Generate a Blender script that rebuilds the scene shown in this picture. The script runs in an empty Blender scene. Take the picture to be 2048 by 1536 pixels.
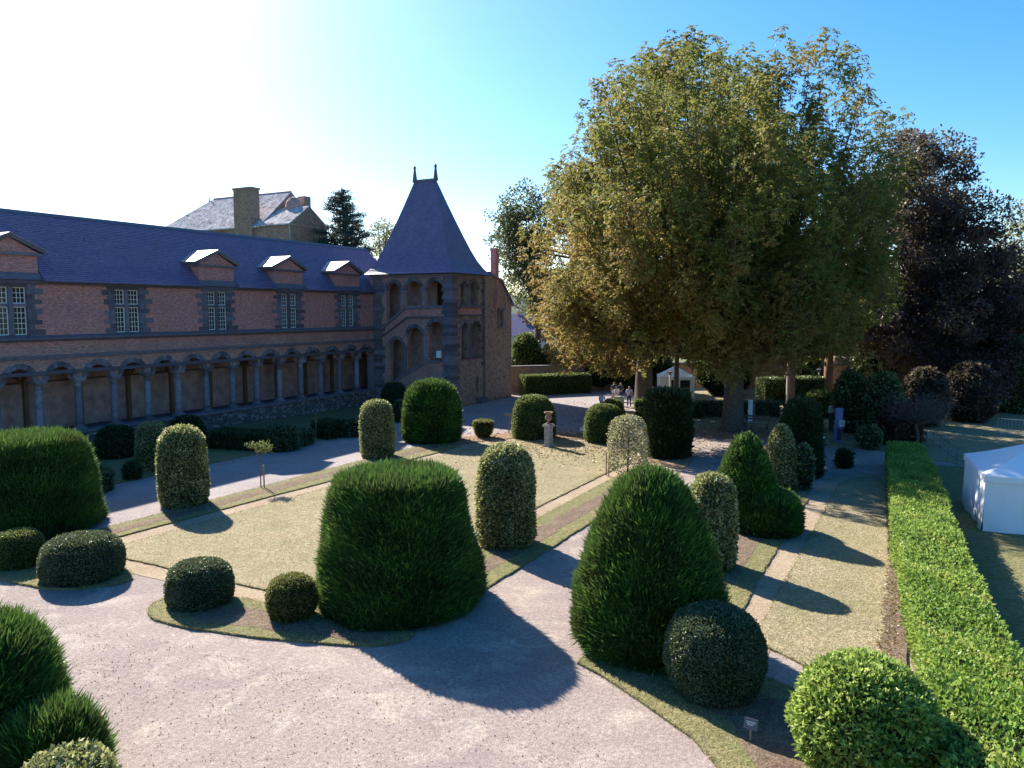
import bpy, math, random
import numpy as np
from mathutils import Vector, Matrix, Euler
from mathutils.geometry import tessellate_polygon
random.seed(7); R = np.random.default_rng(11)
C = bpy.context.scene.collection
# ------------------------------------------------------------------ camera, sky, sun, exposure
F, H0, YAW = 1550.0, 8.2, math.radians(28.15)
PIT = math.atan(146 / F)
CAM = np.array([43.56, -55.02, H0])          # world: X = n (away from the gallery), Y = u (along it)
cd = bpy.data.cameras.new('camera'); cam = bpy.data.objects.new('camera', cd); C.objects.link(cam)
cam.location = CAM; cam.rotation_euler = (math.pi / 2 - PIT, 0, YAW)
cd.sensor_width = 36; cd.lens = 36 * F / 2048; cd.clip_end = 6000; cd.clip_start = .1
bpy.context.scene.camera = cam
SUN_EL, SUN_AZ = math.radians(34.0), math.radians(62.6)      # azimuth: to the left of +Y
SD = Vector((-math.sin(SUN_AZ) * math.cos(SUN_EL), math.cos(SUN_AZ) * math.cos(SUN_EL), math.sin(SUN_EL)))
W = bpy.data.worlds.new('World'); bpy.context.scene.world = W; W.use_nodes = True
wn = W.node_tree; bgn = wn.nodes['Background']
sk = wn.nodes.new('ShaderNodeTexSky'); sk.sky_type = 'NISHITA'; sk.sun_disc = False
sk.sun_elevation = SUN_EL; sk.sun_rotation = -SUN_AZ; sk.air_density = 1.0; sk.dust_density = .7; sk.ozone_density = 4.2
hs = wn.nodes.new('ShaderNodeHueSaturation'); hs.inputs['Saturation'].default_value = 1.33
wn.links.new(sk.outputs[0], hs.inputs['Color']); wn.links.new(hs.outputs[0], bgn.inputs[0]); bgn.inputs[1].default_value = 0.082
sl = bpy.data.lights.new('sun', 'SUN'); sl.energy = 4.7; sl.angle = math.radians(.5); sl.color = (1, .93, .82)
so = bpy.data.objects.new('sun', sl); C.objects.link(so); so.rotation_euler = (-SD).to_track_quat('-Z', 'Y').to_euler()
so.location = (0, 0, 60)
vs = bpy.context.scene.view_settings
vs.view_transform = 'Standard'; vs.look = 'None'; vs.gamma = 1; vs.use_curve_mapping = False; vs.exposure = 1.52

# ------------------------------------------------------------------ pixel helpers (2048 x 1536 photo)
_f = np.array([-math.sin(YAW) * math.cos(PIT), math.cos(YAW) * math.cos(PIT), -math.sin(PIT)])
_r = np.array([math.cos(YAW), math.sin(YAW), 0.0]); _u = np.cross(_r, _f)
def ray(x, y): return _f + _r * (x - 1024) / F - _u * (y - 768) / F
def gp(x, y, z=0.0):
    d = ray(x, y); return CAM + d * ((z - H0) / d[2])
def at(x, y, depth):
    """point seen at x,y whose horizontal distance along the view heading is depth"""
    d = ray(x, y); hx = np.array([-math.sin(YAW), math.cos(YAW), 0]); return CAM + d * (depth / (d @ hx))
def depth_of(p): return float((np.asarray(p) - CAM)[:2] @ np.array([-math.sin(YAW), math.cos(YAW)]))
def fit(xl, xr, yt, yb):
    """round thing standing on the ground: centre, radius, height"""
    xc = (xl + xr) / 2; p = gp(xc, yb); dp = depth_of(p); r = (xr - xl) / 2 * dp / F
    dc = depth_of(p) + r * .92
    r = (xr - xl) / 2 * dc / F
    c = at(xc, yb, dc); t = at(xc, yt, dc)
    return float(c[0]), float(c[1]), float(r), float(t[2])

# ------------------------------------------------------------------ materials
def nd(nt, t, **k):
    n = nt.nodes.new('ShaderNode' + t)
    for a, v in k.items():
        if a.startswith('i_'): n.inputs[a[2:].replace('_', ' ')].default_value = v
        else: setattr(n, a, v)
    return n
def ramp(nt, stops, interp='LINEAR'):
    n = nt.nodes.new('ShaderNodeValToRGB'); cr = n.color_ramp; cr.interpolation = interp
    while len(cr.elements) < len(stops): cr.elements.new(.5)
    for e, (p, c) in zip(cr.elements, stops): e.position = p; e.color = (*c, 1)
    return n
def newmat(name, rough=.85, spec=.3):
    m = bpy.data.materials.new(name); m.use_nodes = True; nt = m.node_tree; b = nt.nodes['Principled BSDF']
    b.inputs['Roughness'].default_value = rough; b.inputs['Specular IOR Level'].default_value = spec
    return m, nt, b
def mix(nt, a, b, fac, mode='MIX'):
    n = nt.nodes.new('ShaderNodeMixRGB'); n.blend_type = mode
    for i, v in ((0, fac), (1, a), (2, b)):
        if isinstance(v, (int, float)): n.inputs[i].default_value = v
        elif isinstance(v, tuple): n.inputs[i].default_value = (*v, 1)
        else: nt.links.new(v, n.inputs[i])
    return n.outputs[0]
def noise(nt, scale, detail=5, rough=.6, vec=None, dist=0.0):
    n = nd(nt, 'TexNoise'); n.inputs['Scale'].default_value = scale; n.inputs['Detail'].default_value = detail
    n.inputs['Roughness'].default_value = rough; n.inputs['Distortion'].default_value = dist
    if vec is not None: nt.links.new(vec, n.inputs['Vector'])
    return n.outputs['Fac']
def pos(nt): return nd(nt, 'NewGeometry').outputs['Position']
def band(nt, src, lo, hi):
    n = nd(nt, 'MapRange'); n.inputs[1].default_value = lo; n.inputs[2].default_value = hi; nt.links.new(src, n.inputs[0]); return n.outputs[0]
def bump(nt, b, src, s=.4, d=.02):
    n = nd(nt, 'Bump'); n.inputs['Strength'].default_value = s; n.inputs['Distance'].default_value = d
    nt.links.new(src, n.inputs['Height']); nt.links.new(n.outputs[0], b.inputs['Normal'])
def plain(name, col, rough=.7, spec=.3, var=.25, scale=6, metal=0, bumpd=0):
    m, nt, b = newmat(name, rough, spec); p = pos(nt); f = noise(nt, scale, 6, .65, p)
    lo = tuple(c * (1 - var) for c in col); hi = tuple(min(1, c * (1 + var)) for c in col)
    r = ramp(nt, [(.3, lo), (.7, hi)]); nt.links.new(f, r.inputs[0]); nt.links.new(r.outputs[0], b.inputs['Base Color'])
    b.inputs['Metallic'].default_value = metal
    if bumpd: bump(nt, b, noise(nt, scale * 6, 5, .7, p), .5, bumpd)
    return m
def wallvec(nt):
    s = nd(nt, 'SeparateXYZ'); nt.links.new(pos(nt), s.inputs[0])
    a = nd(nt, 'Math', operation='ADD'); nt.links.new(s.outputs[0], a.inputs[0]); nt.links.new(s.outputs[1], a.inputs[1])
    c = nd(nt, 'CombineXYZ'); nt.links.new(a.outputs[0], c.inputs[0]); nt.links.new(s.outputs[2], c.inputs[1]); return c.outputs[0]
def brickmat(name, c1, c2, mortar, stain=.5):
    m, nt, b = newmat(name, .9, .2); v = wallvec(nt); p = pos(nt)
    t = nd(nt, 'TexBrick'); nt.links.new(v, t.inputs['Vector']); t.inputs['Scale'].default_value = 1
    t.inputs['Brick Width'].default_value = .24; t.inputs['Row Height'].default_value = .085; t.inputs['Mortar Size'].default_value = .012
    t.inputs['Color1'].default_value = (*c1, 1); t.inputs['Color2'].default_value = (*c2, 1); t.inputs['Mortar'].default_value = (*mortar, 1)
    t.inputs['Bias'].default_value = -.1
    n1 = band(nt, noise(nt, .55, 6, .65, p), .46, .7); n2 = band(nt, noise(nt, 6, 4, .75, p), .52, .66); n3 = band(nt, noise(nt, 1.7, 5, .7, p), .5, .72)
    mp = nd(nt, 'Mapping'); nt.links.new(v, mp.inputs[0]); mp.inputs['Scale'].default_value = (4, 12, 1); n4 = band(nt, noise(nt, 1.0, 3, .8, mp.outputs[0]), .38, .62)
    c = mix(nt, t.outputs['Color'], mix(nt, (.55, .5, .5), (1.35, 1.3, 1.3), n4), .8, 'MULTIPLY')
    c = mix(nt, c, (.17, .12, .125), mix(nt, (0, 0, 0), (stain, stain, stain), n1))
    c = mix(nt, c, (.44, .34, .31), mix(nt, (0, 0, 0), (.45, .45, .45), n2)); c = mix(nt, c, (.46, .17, .07), mix(nt, (0, 0, 0), (.5, .5, .5), n3))
    nt.links.new(c, b.inputs['Base Color']); bump(nt, b, mix(nt, t.outputs['Fac'], noise(nt, 9, 4, .7, p), .45), .7, .02)
    return m
def rubblemat(name, cols, mortar, scale=3.2, sy=1.7):
    m, nt, b = newmat(name, .92, .2); p = pos(nt); mp = nd(nt, 'Mapping'); nt.links.new(p, mp.inputs[0]); mp.inputs['Scale'].default_value = (1, 1, sy)
    v = nd(nt, 'TexVoronoi'); v.inputs['Scale'].default_value = scale; nt.links.new(mp.outputs[0], v.inputs['Vector'])
    e = nd(nt, 'TexVoronoi', feature='DISTANCE_TO_EDGE'); e.inputs['Scale'].default_value = scale; nt.links.new(mp.outputs[0], e.inputs['Vector'])
    s = nd(nt, 'SeparateColor'); nt.links.new(v.outputs['Color'], s.inputs[0])
    r = ramp(nt, [(i / (len(cols) - 1), c) for i, c in enumerate(cols)]); nt.links.new(s.outputs[0], r.inputs[0])
    ed = band(nt, e.outputs['Distance'], .02, .09)
    c = mix(nt, mortar, r.outputs[0], ed); c = mix(nt, c, tuple(x * .35 for x in mortar), mix(nt, (0, 0, 0), (.7, .7, .7), band(nt, noise(nt, .9, 6, .7, p), .52, .75)))
    nt.links.new(c, b.inputs['Base Color']); bump(nt, b, mix(nt, ed, noise(nt, 12, 4, .7, p), .4), .8, .05)
    return m
def leafmat(name, cols, trans=.35, rough=.5, spec=.35):
    m, nt, b = newmat(name, rough, spec); a = nd(nt, 'Attribute', attribute_name='rnd')
    r = ramp(nt, [(i / (len(cols) - 1), c) for i, c in enumerate(cols)]); nt.links.new(a.outputs['Fac'], r.inputs[0])
    nt.links.new(r.outputs[0], b.inputs['Base Color'])
    t = nd(nt, 'BsdfTranslucent'); nt.links.new(mix(nt, r.outputs[0], (1.0, 1.0, .35), .12), t.inputs[0])
    mx = nd(nt, 'MixShader'); mx.inputs[0].default_value = trans; out = nt.nodes['Material Output']
    nt.links.new(b.outputs[0], mx.inputs[1]); nt.links.new(t.outputs[0], mx.inputs[2]); nt.links.new(mx.outputs[0], out.inputs[0])
    return m
def slatemat(name, a, bcol):
    m, nt, b = newmat(name, .5, .45); v = wallvec(nt); p = pos(nt)
    t = nd(nt, 'TexBrick'); nt.links.new(v, t.inputs['Vector']); t.inputs['Scale'].default_value = 1
    t.inputs['Brick Width'].default_value = .22; t.inputs['Row Height'].default_value = .11; t.inputs['Mortar Size'].default_value = .008
    t.inputs['Color1'].default_value = (*a, 1); t.inputs['Color2'].default_value = (*bcol, 1); t.inputs['Mortar'].default_value = (*[x * .4 for x in a], 1)
    c = mix(nt, t.outputs['Color'], (.21, .19, .25), mix(nt, (0, 0, 0), (.6, .6, .6), band(nt, noise(nt, .8, 7, .75, p), .48, .72))); c = mix(nt, c, (.06, .055, .10), mix(nt, (0, 0, 0), (.6, .6, .6), band(nt, noise(nt, 5, 5, .75, v), .52, .68)))
    nt.links.new(c, b.inputs['Base Color']); bump(nt, b, mix(nt, t.outputs['Color'], noise(nt, 14, 3, .6, p), .5), .5, .02)
    return m
def stonemat(name, col):
    m, nt, b = newmat(name, .9, .2); p = pos(nt); oi = nd(nt, 'ObjectInfo')
    r = ramp(nt, [(0, tuple(c * .62 for c in col)), (.5, col), (1, tuple(c * 1.45 for c in col))]); nt.links.new(oi.outputs['Random'], r.inputs[0])
    c = mix(nt, r.outputs[0], (.06, .055, .065), mix(nt, (0, 0, 0), (.65, .65, .65), band(nt, noise(nt, 3.5, 6, .7, p), .48, .7)))
    c = mix(nt, c, (.42, .40, .38), mix(nt, (0, 0, 0), (.45, .45, .45), band(nt, noise(nt, 9, 5, .7, p), .6, .75)))
    nt.links.new(c, b.inputs['Base Color']); bump(nt, b, noise(nt, 16, 5, .7, p), .6, .02)
    return m
def groundmat(name, base, alt, light, s1=.35, fine=40, lightamt=.6, bumps=.5):
    m, nt, b = newmat(name, .95, .15); p = pos(nt)
    f1 = band(nt, noise(nt, s1, 7, .62, p, .6), .38, .64); f2 = band(nt, noise(nt, s1 * 4.5, 6, .7, p, .8), .5, .68)
    v = noise(nt, fine, 3, .75, p); f3 = band(nt, v, .35, .7); f4 = band(nt, noise(nt, fine * .28, 4, .75, p), .4, .65)
    c = mix(nt, base, alt, f1); c = mix(nt, c, light, mix(nt, (0, 0, 0), (lightamt,) * 3, f2))
    c = mix(nt, c, mix(nt, (.45, .43, .42), (1.45, 1.45, 1.45), f3), .75, 'MULTIPLY'); c = mix(nt, c, mix(nt, (.72, .70, .69), (1.2, 1.2, 1.2), f4), .8, 'MULTIPLY')
    nt.links.new(c, b.inputs['Base Color']); bump(nt, b, mix(nt, v, f4, .5), bumps, .03)
    return m
M = {}
M['gravel'] = groundmat('gravel', (.37, .30, .27), (.285, .235, .22), (.53, .45, .38), .17, 36, .7)
M['pale_gravel'] = groundmat('pale_gravel', (.37, .325, .32), (.32, .275, .275), (.46, .42, .39), .3, 34, .5)
M['sand'] = groundmat('sand', (.40, .32, .22), (.34, .26, .18), (.48, .40, .29), .5, 40, .4)
M['soil'] = groundmat('soil', (.16, .11, .085), (.21, .155, .11), (.28, .21, .15), .8, 22, .5, .9)
M['mulch'] = groundmat('mulch', (.26, .16, .10), (.33, .215, .13), (.40, .29, .18), .7, 18, .6, .9)
M['dry_grass'] = groundmat('dry_grass', (.36, .30, .185), (.285, .255, .14), (.44, .375, .25), .5, 26, .6, 1.0)
M['turf'] = groundmat('turf', (.235, .21, .10), (.18, .185, .075), (.31, .26, .14), .8, 24, .5, 1.0)
M['meadow'] = groundmat('meadow', (.10, .14, .04), (.14, .15, .05), (.2, .17, .08), .08, 6, .5)
M['brick'] = brickmat('brick', (.66, .235, .18), (.45, .16, .14), (.48, .38, .36), .35)
M['old_brick'] = brickmat('old_brick', (.56, .26, .18), (.36, .18, .16), (.46, .37, .34), .6)
M['rubble'] = rubblemat('rubble', [(.20, .13, .11), (.36, .23, .165), (.42, .30, .21), (.25, .19, .18)], (.36, .26, .21), 3.6)
M['plinth_rubble'] = rubblemat('plinth_rubble', [(.10, .08, .085), (.16, .13, .13), (.42, .41, .42), (.12, .10, .10), (.19, .14, .13)], (.14, .115, .11), 4.2)
M['stone'] = stonemat('stone', (.15, .135, .155)); M['column_stone'] = stonemat('column_stone', (.19, .172, .195))
M['slate'] = slatemat('slate', (.155, .115, .21), (.22, .163, .285))
M['mossy_glare_slate'] = groundmat('mossy_glare_slate', (.66, .62, .62), (.58, .54, .54), (.10, .09, .10), .3, 3, .95, .3); M['mossy_glare_slate'].node_tree.nodes['Principled BSDF'].inputs['Specular IOR Level'].default_value = 0  # pale base paints the sun's glare into the colour; dark patches are moss
M['pale_slate'] = slatemat('pale_slate', (.30, .27, .27), (.4, .37, .36))
M['plaster'] = plain('plaster', (.46, .29, .25), .95, .1, .35, 1.4)
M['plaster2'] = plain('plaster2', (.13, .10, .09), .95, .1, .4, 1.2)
M['timber'] = plain('timber', (.17, .095, .06), .8, .2, .35, 9)
M['white_paint'] = plain('white_paint', (.74, .74, .68), .5, .4, .08, 5)
M['glass'] = plain('glass', (.03, .03, .035), .08, .6, .3, 2)
M['lead'] = plain('lead', (.12, .12, .15), .5, .4, .25, 5)
M['dark_metal'] = plain('dark_metal', (.035, .035, .04), .5, .4, .2, 5)
M['grey_metal'] = plain('grey_metal', (.33, .34, .36), .4, .5, .15, 5, .4)
M['bark'] = plain('bark', (.105, .083, .066), .95, .15, .45, 7, 0, .04)
M['red_bark'] = plain('red_bark', (.19, .11, .075), .95, .15, .4, 7, 0, .03)
M['wood'] = plain('wood', (.33, .24, .15), .8, .2, .3, 9)
M['terracotta'] = plain('terracotta', (.25, .145, .105), .85, .2, .35, 8)
M['pedestal_stone'] = plain('pedestal_stone', (.33, .29, .25), .9, .2, .35, 7)
M['tent'] = plain('tent', (.80, .80, .82), .55, .3, .04, 2)
M['tent_cream'] = plain('tent_cream', (.78, .74, .66), .6, .3, .05, 2)
M['cream_board'] = plain('cream_board', (.62, .58, .42), .7, .3, .15, 4)
M['blue_panel'] = plain('blue_panel', (.10, .13, .29), .45, .4, .1, 4)
M['grey_sign'] = plain('grey_sign', (.36, .42, .36), .6, .3, .12, 6)
M['slate_sign'] = plain('slate_sign', (.12, .115, .13), .5, .4, .12, 6)
M['white'] = plain('white', (.8, .8, .8), .5, .3, .04, 4)
M['skin'] = plain('skin', (.46, .27, .20), .6, .3, .08, 6); M['hair_dark'] = plain('hair_dark', (.04, .028, .02), .7, .3, .2, 20)
M['hair_grey'] = plain('hair_grey', (.36, .35, .35), .7, .3, .2, 20); M['shirt_white'] = plain('shirt_white', (.72, .68, .72), .8, .2, .06, 6)
M['shirt_lilac'] = plain('shirt_lilac', (.55, .48, .62), .8, .2, .08, 6); M['shirt_blue'] = plain('shirt_blue', (.12, .2, .36), .8, .2, .1, 6)
M['jacket'] = plain('jacket', (.06, .07, .1), .8, .2, .15, 6); M['jeans'] = plain('jeans', (.04, .05, .10), .85, .2, .15, 8)
M['trousers'] = plain('trousers', (.3, .26, .2), .85, .2, .12, 8); M['shoe'] = plain('shoe', (.2, .17, .15), .6, .3, .15, 8)
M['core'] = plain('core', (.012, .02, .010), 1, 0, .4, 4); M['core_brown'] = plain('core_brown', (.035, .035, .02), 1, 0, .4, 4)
M['yew'] = leafmat('yew', [(.010, .030, .010), (.028, .085, .018), (.065, .185, .025), (.14, .29, .04)], .17)
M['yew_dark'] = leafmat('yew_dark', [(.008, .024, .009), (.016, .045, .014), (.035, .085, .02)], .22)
M['box'] = leafmat('box', [(.018, .04, .016), (.04, .085, .035), (.085, .14, .075), (.14, .19, .12)], .22, .45, .35)
M['box_yellow'] = leafmat('box_yellow', [(.03, .05, .014), (.08, .10, .02), (.18, .19, .04), (.22, .16, .06)], .35)
M['box_green'] = leafmat('box_green', [(.02, .05, .012), (.05, .11, .02), (.11, .18, .035), (.2, .17, .05)], .35)
M['holly'] = leafmat('holly', [(.05, .07, .022), (.15, .18, .06), (.33, .34, .14), (.55, .52, .28)], .35)
M['holly_pale'] = leafmat('holly_pale', [(.07, .09, .04), (.2, .21, .1), (.38, .36, .22), (.5, .4, .3)], .35)
M['laurel'] = leafmat('laurel', [(.06, .13, .018), (.17, .29, .045), (.32, .44, .08), (.46, .53, .16)], .4, .5, .3)
M['hedge'] = leafmat('hedge', [(.05, .12, .018), (.13, .25, .033), (.23, .36, .055), (.42, .40, .12)], .4, .5, .3)
M['chestnut'] = leafmat('chestnut', [(.035, .055, .012), (.085, .115, .02), (.165, .175, .03), (.21, .165, .04), (.17, .085, .03)], .42, .6, .2)
M['chestnut_brown'] = leafmat('chestnut_brown', [(.05, .06, .015), (.14, .13, .025), (.26, .19, .05), (.28, .15, .05), (.19, .08, .03)], .42, .6, .2)
M['oak'] = leafmat('oak', [(.02, .035, .012), (.05, .075, .025), (.09, .115, .04)], .3)
M['pale_tree'] = leafmat('pale_tree', [(.10, .12, .05), (.2, .21, .10), (.3, .27, .15)], .4)
M['beech'] = leafmat('beech', [(.016, .010, .014), (.042, .024, .034), (.085, .045, .055), (.14, .09, .08)], .33)
M['cedar'] = leafmat('cedar', [(.012, .028, .03), (.03, .06, .065), (.06, .095, .10)], .15)
M['shrub'] = leafmat('shrub', [(.018, .045, .015), (.05, .10, .03), (.11, .17, .06), (.2, .25, .12)], .3, .3, .6)
M['bare'] = leafmat('bare', [(.05, .04, .04), (.09, .07, .07), (.14, .11, .10)], .2)
M['red_leaf'] = leafmat('red_leaf', [(.05, .012, .015), (.12, .025, .03), (.18, .06, .05)], .3)
M['dead_leaf'] = leafmat('dead_leaf', [(.12, .06, .03), (.24, .13, .06), (.36, .22, .10), (.4, .3, .12)], .2)
M['grass_blade'] = leafmat('grass_blade', [(.17, .17, .065), (.30, .255, .125), (.40, .34, .20), (.49, .42, .28)], .3)
M['forest'] = groundmat('forest', (.035, .06, .04), (.05, .075, .05), (.07, .09, .06), .03, .3, .5)
M['town_wall'] = plain('town_wall', (.55, .52, .48), .9, .2, .1, 1)

# ------------------------------------------------------------------ builders
def link(o, parent=None):
    C.objects.link(o)
    if parent: o.parent = parent
    return o
def mk(name, V, Fc, mat, parent=None, smooth=False):
    me = bpy.data.meshes.new(name); me.from_pydata([tuple(map(float, v)) for v in V], [], [tuple(map(int, f)) for f in Fc])
    if mat: me.materials.append(M[mat] if isinstance(mat, str) else mat)
    if smooth: me.polygons.foreach_set('use_smooth', [True] * len(me.polygons))
    return link(bpy.data.objects.new(name, me), parent)
def tag(o, label=None, cat=None, group=None, kind=None):
    for k, v in (('label', label), ('category', cat), ('group', group), ('kind', kind)):
        if v: o[k] = v
    return o
def thing(name, label, cat, loc=(0, 0, 0), rz=0, group=None):
    o = bpy.data.objects.new(name, None); C.objects.link(o); o.location = loc; o.rotation_euler = (0, 0, rz); o.empty_display_size = .2
    return tag(o, label, cat, group)
class MB:
    def __init__(s): s.V = []; s.F = []
    def add(s, V, Fc):
        o = len(s.V); s.V += [tuple(v) for v in V]; s.F += [tuple(i + o for i in f) for f in Fc]; return s
    def box(s, x0, x1, y0, y1, z0, z1):
        return s.add([(x0, y0, z0), (x1, y0, z0), (x1, y1, z0), (x0, y1, z0), (x0, y0, z1), (x1, y0, z1), (x1, y1, z1), (x0, y1, z1)],
                     [(3, 2, 1, 0), (4, 5, 6, 7), (0, 1, 5, 4), (1, 2, 6, 5), (2, 3, 7, 6), (3, 0, 4, 7)])
    def tube(s, pts, rad, n=8, cap=True):
        pts = [Vector(p) for p in pts]; k = len(pts)
        if isinstance(rad, (int, float)): rad = [rad] * k
        o = len(s.V); ref = Vector((0.31, 0.57, 0.76))
        for i, p in enumerate(pts):
            t = (pts[min(i + 1, k - 1)] - pts[max(i - 1, 0)]).normalized()
            a = t.cross(ref)
            if a.length < .2: a = t.cross(Vector((1, 0, 0)))
            a.normalize(); b = t.cross(a)
            for j in range(n):
                q = 2 * math.pi * j / n; s.V.append(tuple(p + (a * math.cos(q) + b * math.sin(q)) * rad[i]))
        for i in range(k - 1):
            for j in range(n): s.F.append((o + i * n + j, o + i * n + (j + 1) % n, o + (i + 1) * n + (j + 1) % n, o + (i + 1) * n + j))
        if cap: s.F.append(tuple(o + j for j in range(n))[::-1]); s.F.append(tuple(o + (k - 1) * n + j for j in range(n)))
        return s
    def lathe(s, prof, c=(0, 0, 0), n=16, sq=False):
        o = len(s.V); k = len(prof)
        for r, z in prof:
            for j in range(n):
                q = 2 * math.pi * (j + .5) / n; s.V.append((c[0] + r * math.cos(q), c[1] + r * math.sin(q), c[2] + z))
        for i in range(k - 1):
            for j in range(n): s.F.append((o + i * n + j, o + i * n + (j + 1) % n, o + (i + 1) * n + (j + 1) % n, o + (i + 1) * n + j))
        s.F.append(tuple(o + j for j in range(n))[::-1]); s.F.append(tuple(o + (k - 1) * n + j for j in range(n))); return s
    def build(s, name, mat, parent=None, smooth=False): return mk(name, s.V, s.F, mat, parent, smooth)
def box(name, mat, parent, *a): return MB().box(*a).build(name, mat, parent)
def holed(name, mat, parent, outer, holes, plane, p, thick):
    """wall with openings. plane 'E': x = p, coords (y,z), body behind (-x). plane 'S': y = p, coords (x,z), body behind (+y). plane 'Z': z = p top, coords (x,y)"""
    loops = [outer] + holes; flat = [q for l in loops for q in l]
    tris = tessellate_polygon([[Vector((a, b, 0)) for a, b in l] for l in loops])
    def w(a, b, d):
        return (p - d, a, b) if plane == 'E' else (a, p + d, b) if plane == 'S' else (a, b, p - d)
    n = len(flat); V = [w(a, b, 0) for a, b in flat] + [w(a, b, thick) for a, b in flat]; Fc = []
    for t in tris:
        a, b, c = (np.array(V[i]) for i in t); nz = np.cross(b - a, c - a); want = {'E': nz[0], 'S': -nz[1], 'Z': nz[2]}[plane]
        t = tuple(t) if want > 0 else tuple(t)[::-1]
        Fc.append(t); Fc.append(tuple(i + n for i in t[::-1]))
    o = 0
    for l in loops:
        k = len(l)
        for i in range(k): Fc.append((o + i, o + (i + 1) % k, n + o + (i + 1) % k, n + o + i))
        o += k
    ob = mk(name, V, Fc, mat, parent)
    import bmesh
    bm = bmesh.new(); bm.from_mesh(ob.data); bmesh.ops.recalc_face_normals(bm, faces=bm.faces); bm.to_mesh(ob.data); bm.free()
    return ob
def arch(a0, a1, zb, zt, n=12):
    """opening outline with a round head; zb a number or (left, right)"""
    r = (a1 - a0) / 2; c = (a0 + a1) / 2; s = zt - r; zl, zr = zb if isinstance(zb, tuple) else (zb, zb)
    return [(a0, zl), (a1, zr)] + [(c + r * math.cos(math.pi * i / n), s + r * math.sin(math.pi * i / n)) for i in range(n + 1)]
def voussoirs(parent, a0, a1, zt, plane, p, k=9, dr=.3, proud=.03, depth=.2, name='voussoir'):
    r = (a1 - a0) / 2 + .004; c = (a0 + a1) / 2; s = zt - r
    for i in range(k):
        t0 = math.pi * (i + .03) / k; t1 = math.pi * (i + .97) / k; ro = r + dr * random.uniform(.85, 1.12); V = []
        for d in (-proud - random.uniform(0, .02), depth):
            for rr, t in ((r - .004, t0), (ro, t0), (ro, t1), (r - .004, t1)):
                a, b = c + rr * math.cos(t), s + rr * math.sin(t); V.append((p - d, a, b) if plane == 'E' else (a, p + d, b))
        mk(name, V, [(0, 1, 2, 3), (7, 6, 5, 4), (0, 4, 5, 1), (1, 5, 6, 2), (2, 6, 7, 3), (3, 7, 4, 0)], 'stone', parent)

# ---- leaves: kite quads in one mesh
def unit(v): return v / np.maximum(np.linalg.norm(v, axis=-1, keepdims=True), 1e-9)
def leaves(name, P, D, L, Wd, mat, parent, rnd=None, fold=.0):
    n = len(P); D = unit(D); S = unit(np.cross(D, R.normal(size=(n, 3)))); L = np.broadcast_to(L, (n,))[:, None]; Wd = np.broadcast_to(Wd, (n,))[:, None]
    up = np.cross(S, D) * (Wd * fold)
    V = np.empty((n, 4, 3)); V[:, 0] = P; V[:, 1] = P + D * L * .5 + S * Wd * .5 + up; V[:, 2] = P + D * L; V[:, 3] = P + D * L * .5 - S * Wd * .5 + up
    me = bpy.data.meshes.new(name); me.vertices.add(4 * n); me.vertices.foreach_set('co', V.astype(np.float32).ravel())
    me.loops.add(4 * n); me.loops.foreach_set('vertex_index', np.arange(4 * n, dtype=np.int32))
    me.polygons.add(n); me.polygons.foreach_set('loop_start', np.arange(0, 4 * n, 4, dtype=np.int32)); me.polygons.foreach_set('loop_total', np.full(n, 4, np.int32))
    me.update(calc_edges=True)
    at_ = me.attributes.new('rnd', 'FLOAT', 'FACE'); at_.data.foreach_set('value', (R.random(n) if rnd is None else np.clip(rnd, 0, 1)).astype(np.float32))
    me.materials.append(M[mat]); o = link(bpy.data.objects.new(name, me), parent); o['kind'] = 'stuff'; return o
def wob(th, z, ph, amp):
    return 1 + amp * (np.sin(3 * th + ph + z * 1.3) * .5 + np.sin(5 * th - 2 * ph + z * 2.6) * .35 + np.sin(9 * th + 3 * ph - z * 4) * .25)
def surf(prof, r, h, n, amp=.03, ph=0.0, z0=0, ax=(1, 1), sqz=0):
    pr = np.array(prof, float); t = np.linspace(0, len(pr) - 1, 160); i = np.minimum(t.astype(int), len(pr) - 2); fr = (t - i)[:, None]
    q = pr[i] * (1 - fr) + pr[i + 1] * fr; rr, zz = q[:, 0] * r, q[:, 1] * h
    ds = np.hypot(np.diff(rr), np.diff(zz)); w = ds * (rr[1:] + rr[:-1]) / 2 + 1e-6; k = R.choice(len(w), n, p=w / w.sum()); f2 = R.random(n)
    rad = rr[k] * (1 - f2) + rr[k + 1] * f2; z = zz[k] * (1 - f2) + zz[k + 1] * f2
    dr, dz = rr[k + 1] - rr[k], zz[k + 1] - zz[k]; th = R.random(n) * 2 * np.pi
    if sqz:
        c, s = np.abs(np.cos(th)), np.abs(np.sin(th)); fac = (c ** sqz + s ** sqz) ** (-1 / sqz); rad = rad * fac
    g = wob(th, z, ph, amp); rad = rad * g
    P = np.c_[rad * np.cos(th) * ax[0], rad * np.sin(th) * ax[1], z + z0]; Nn = unit(np.c_[np.cos(th) * dz, np.sin(th) * dz, -dr]); return P, Nn
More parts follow.
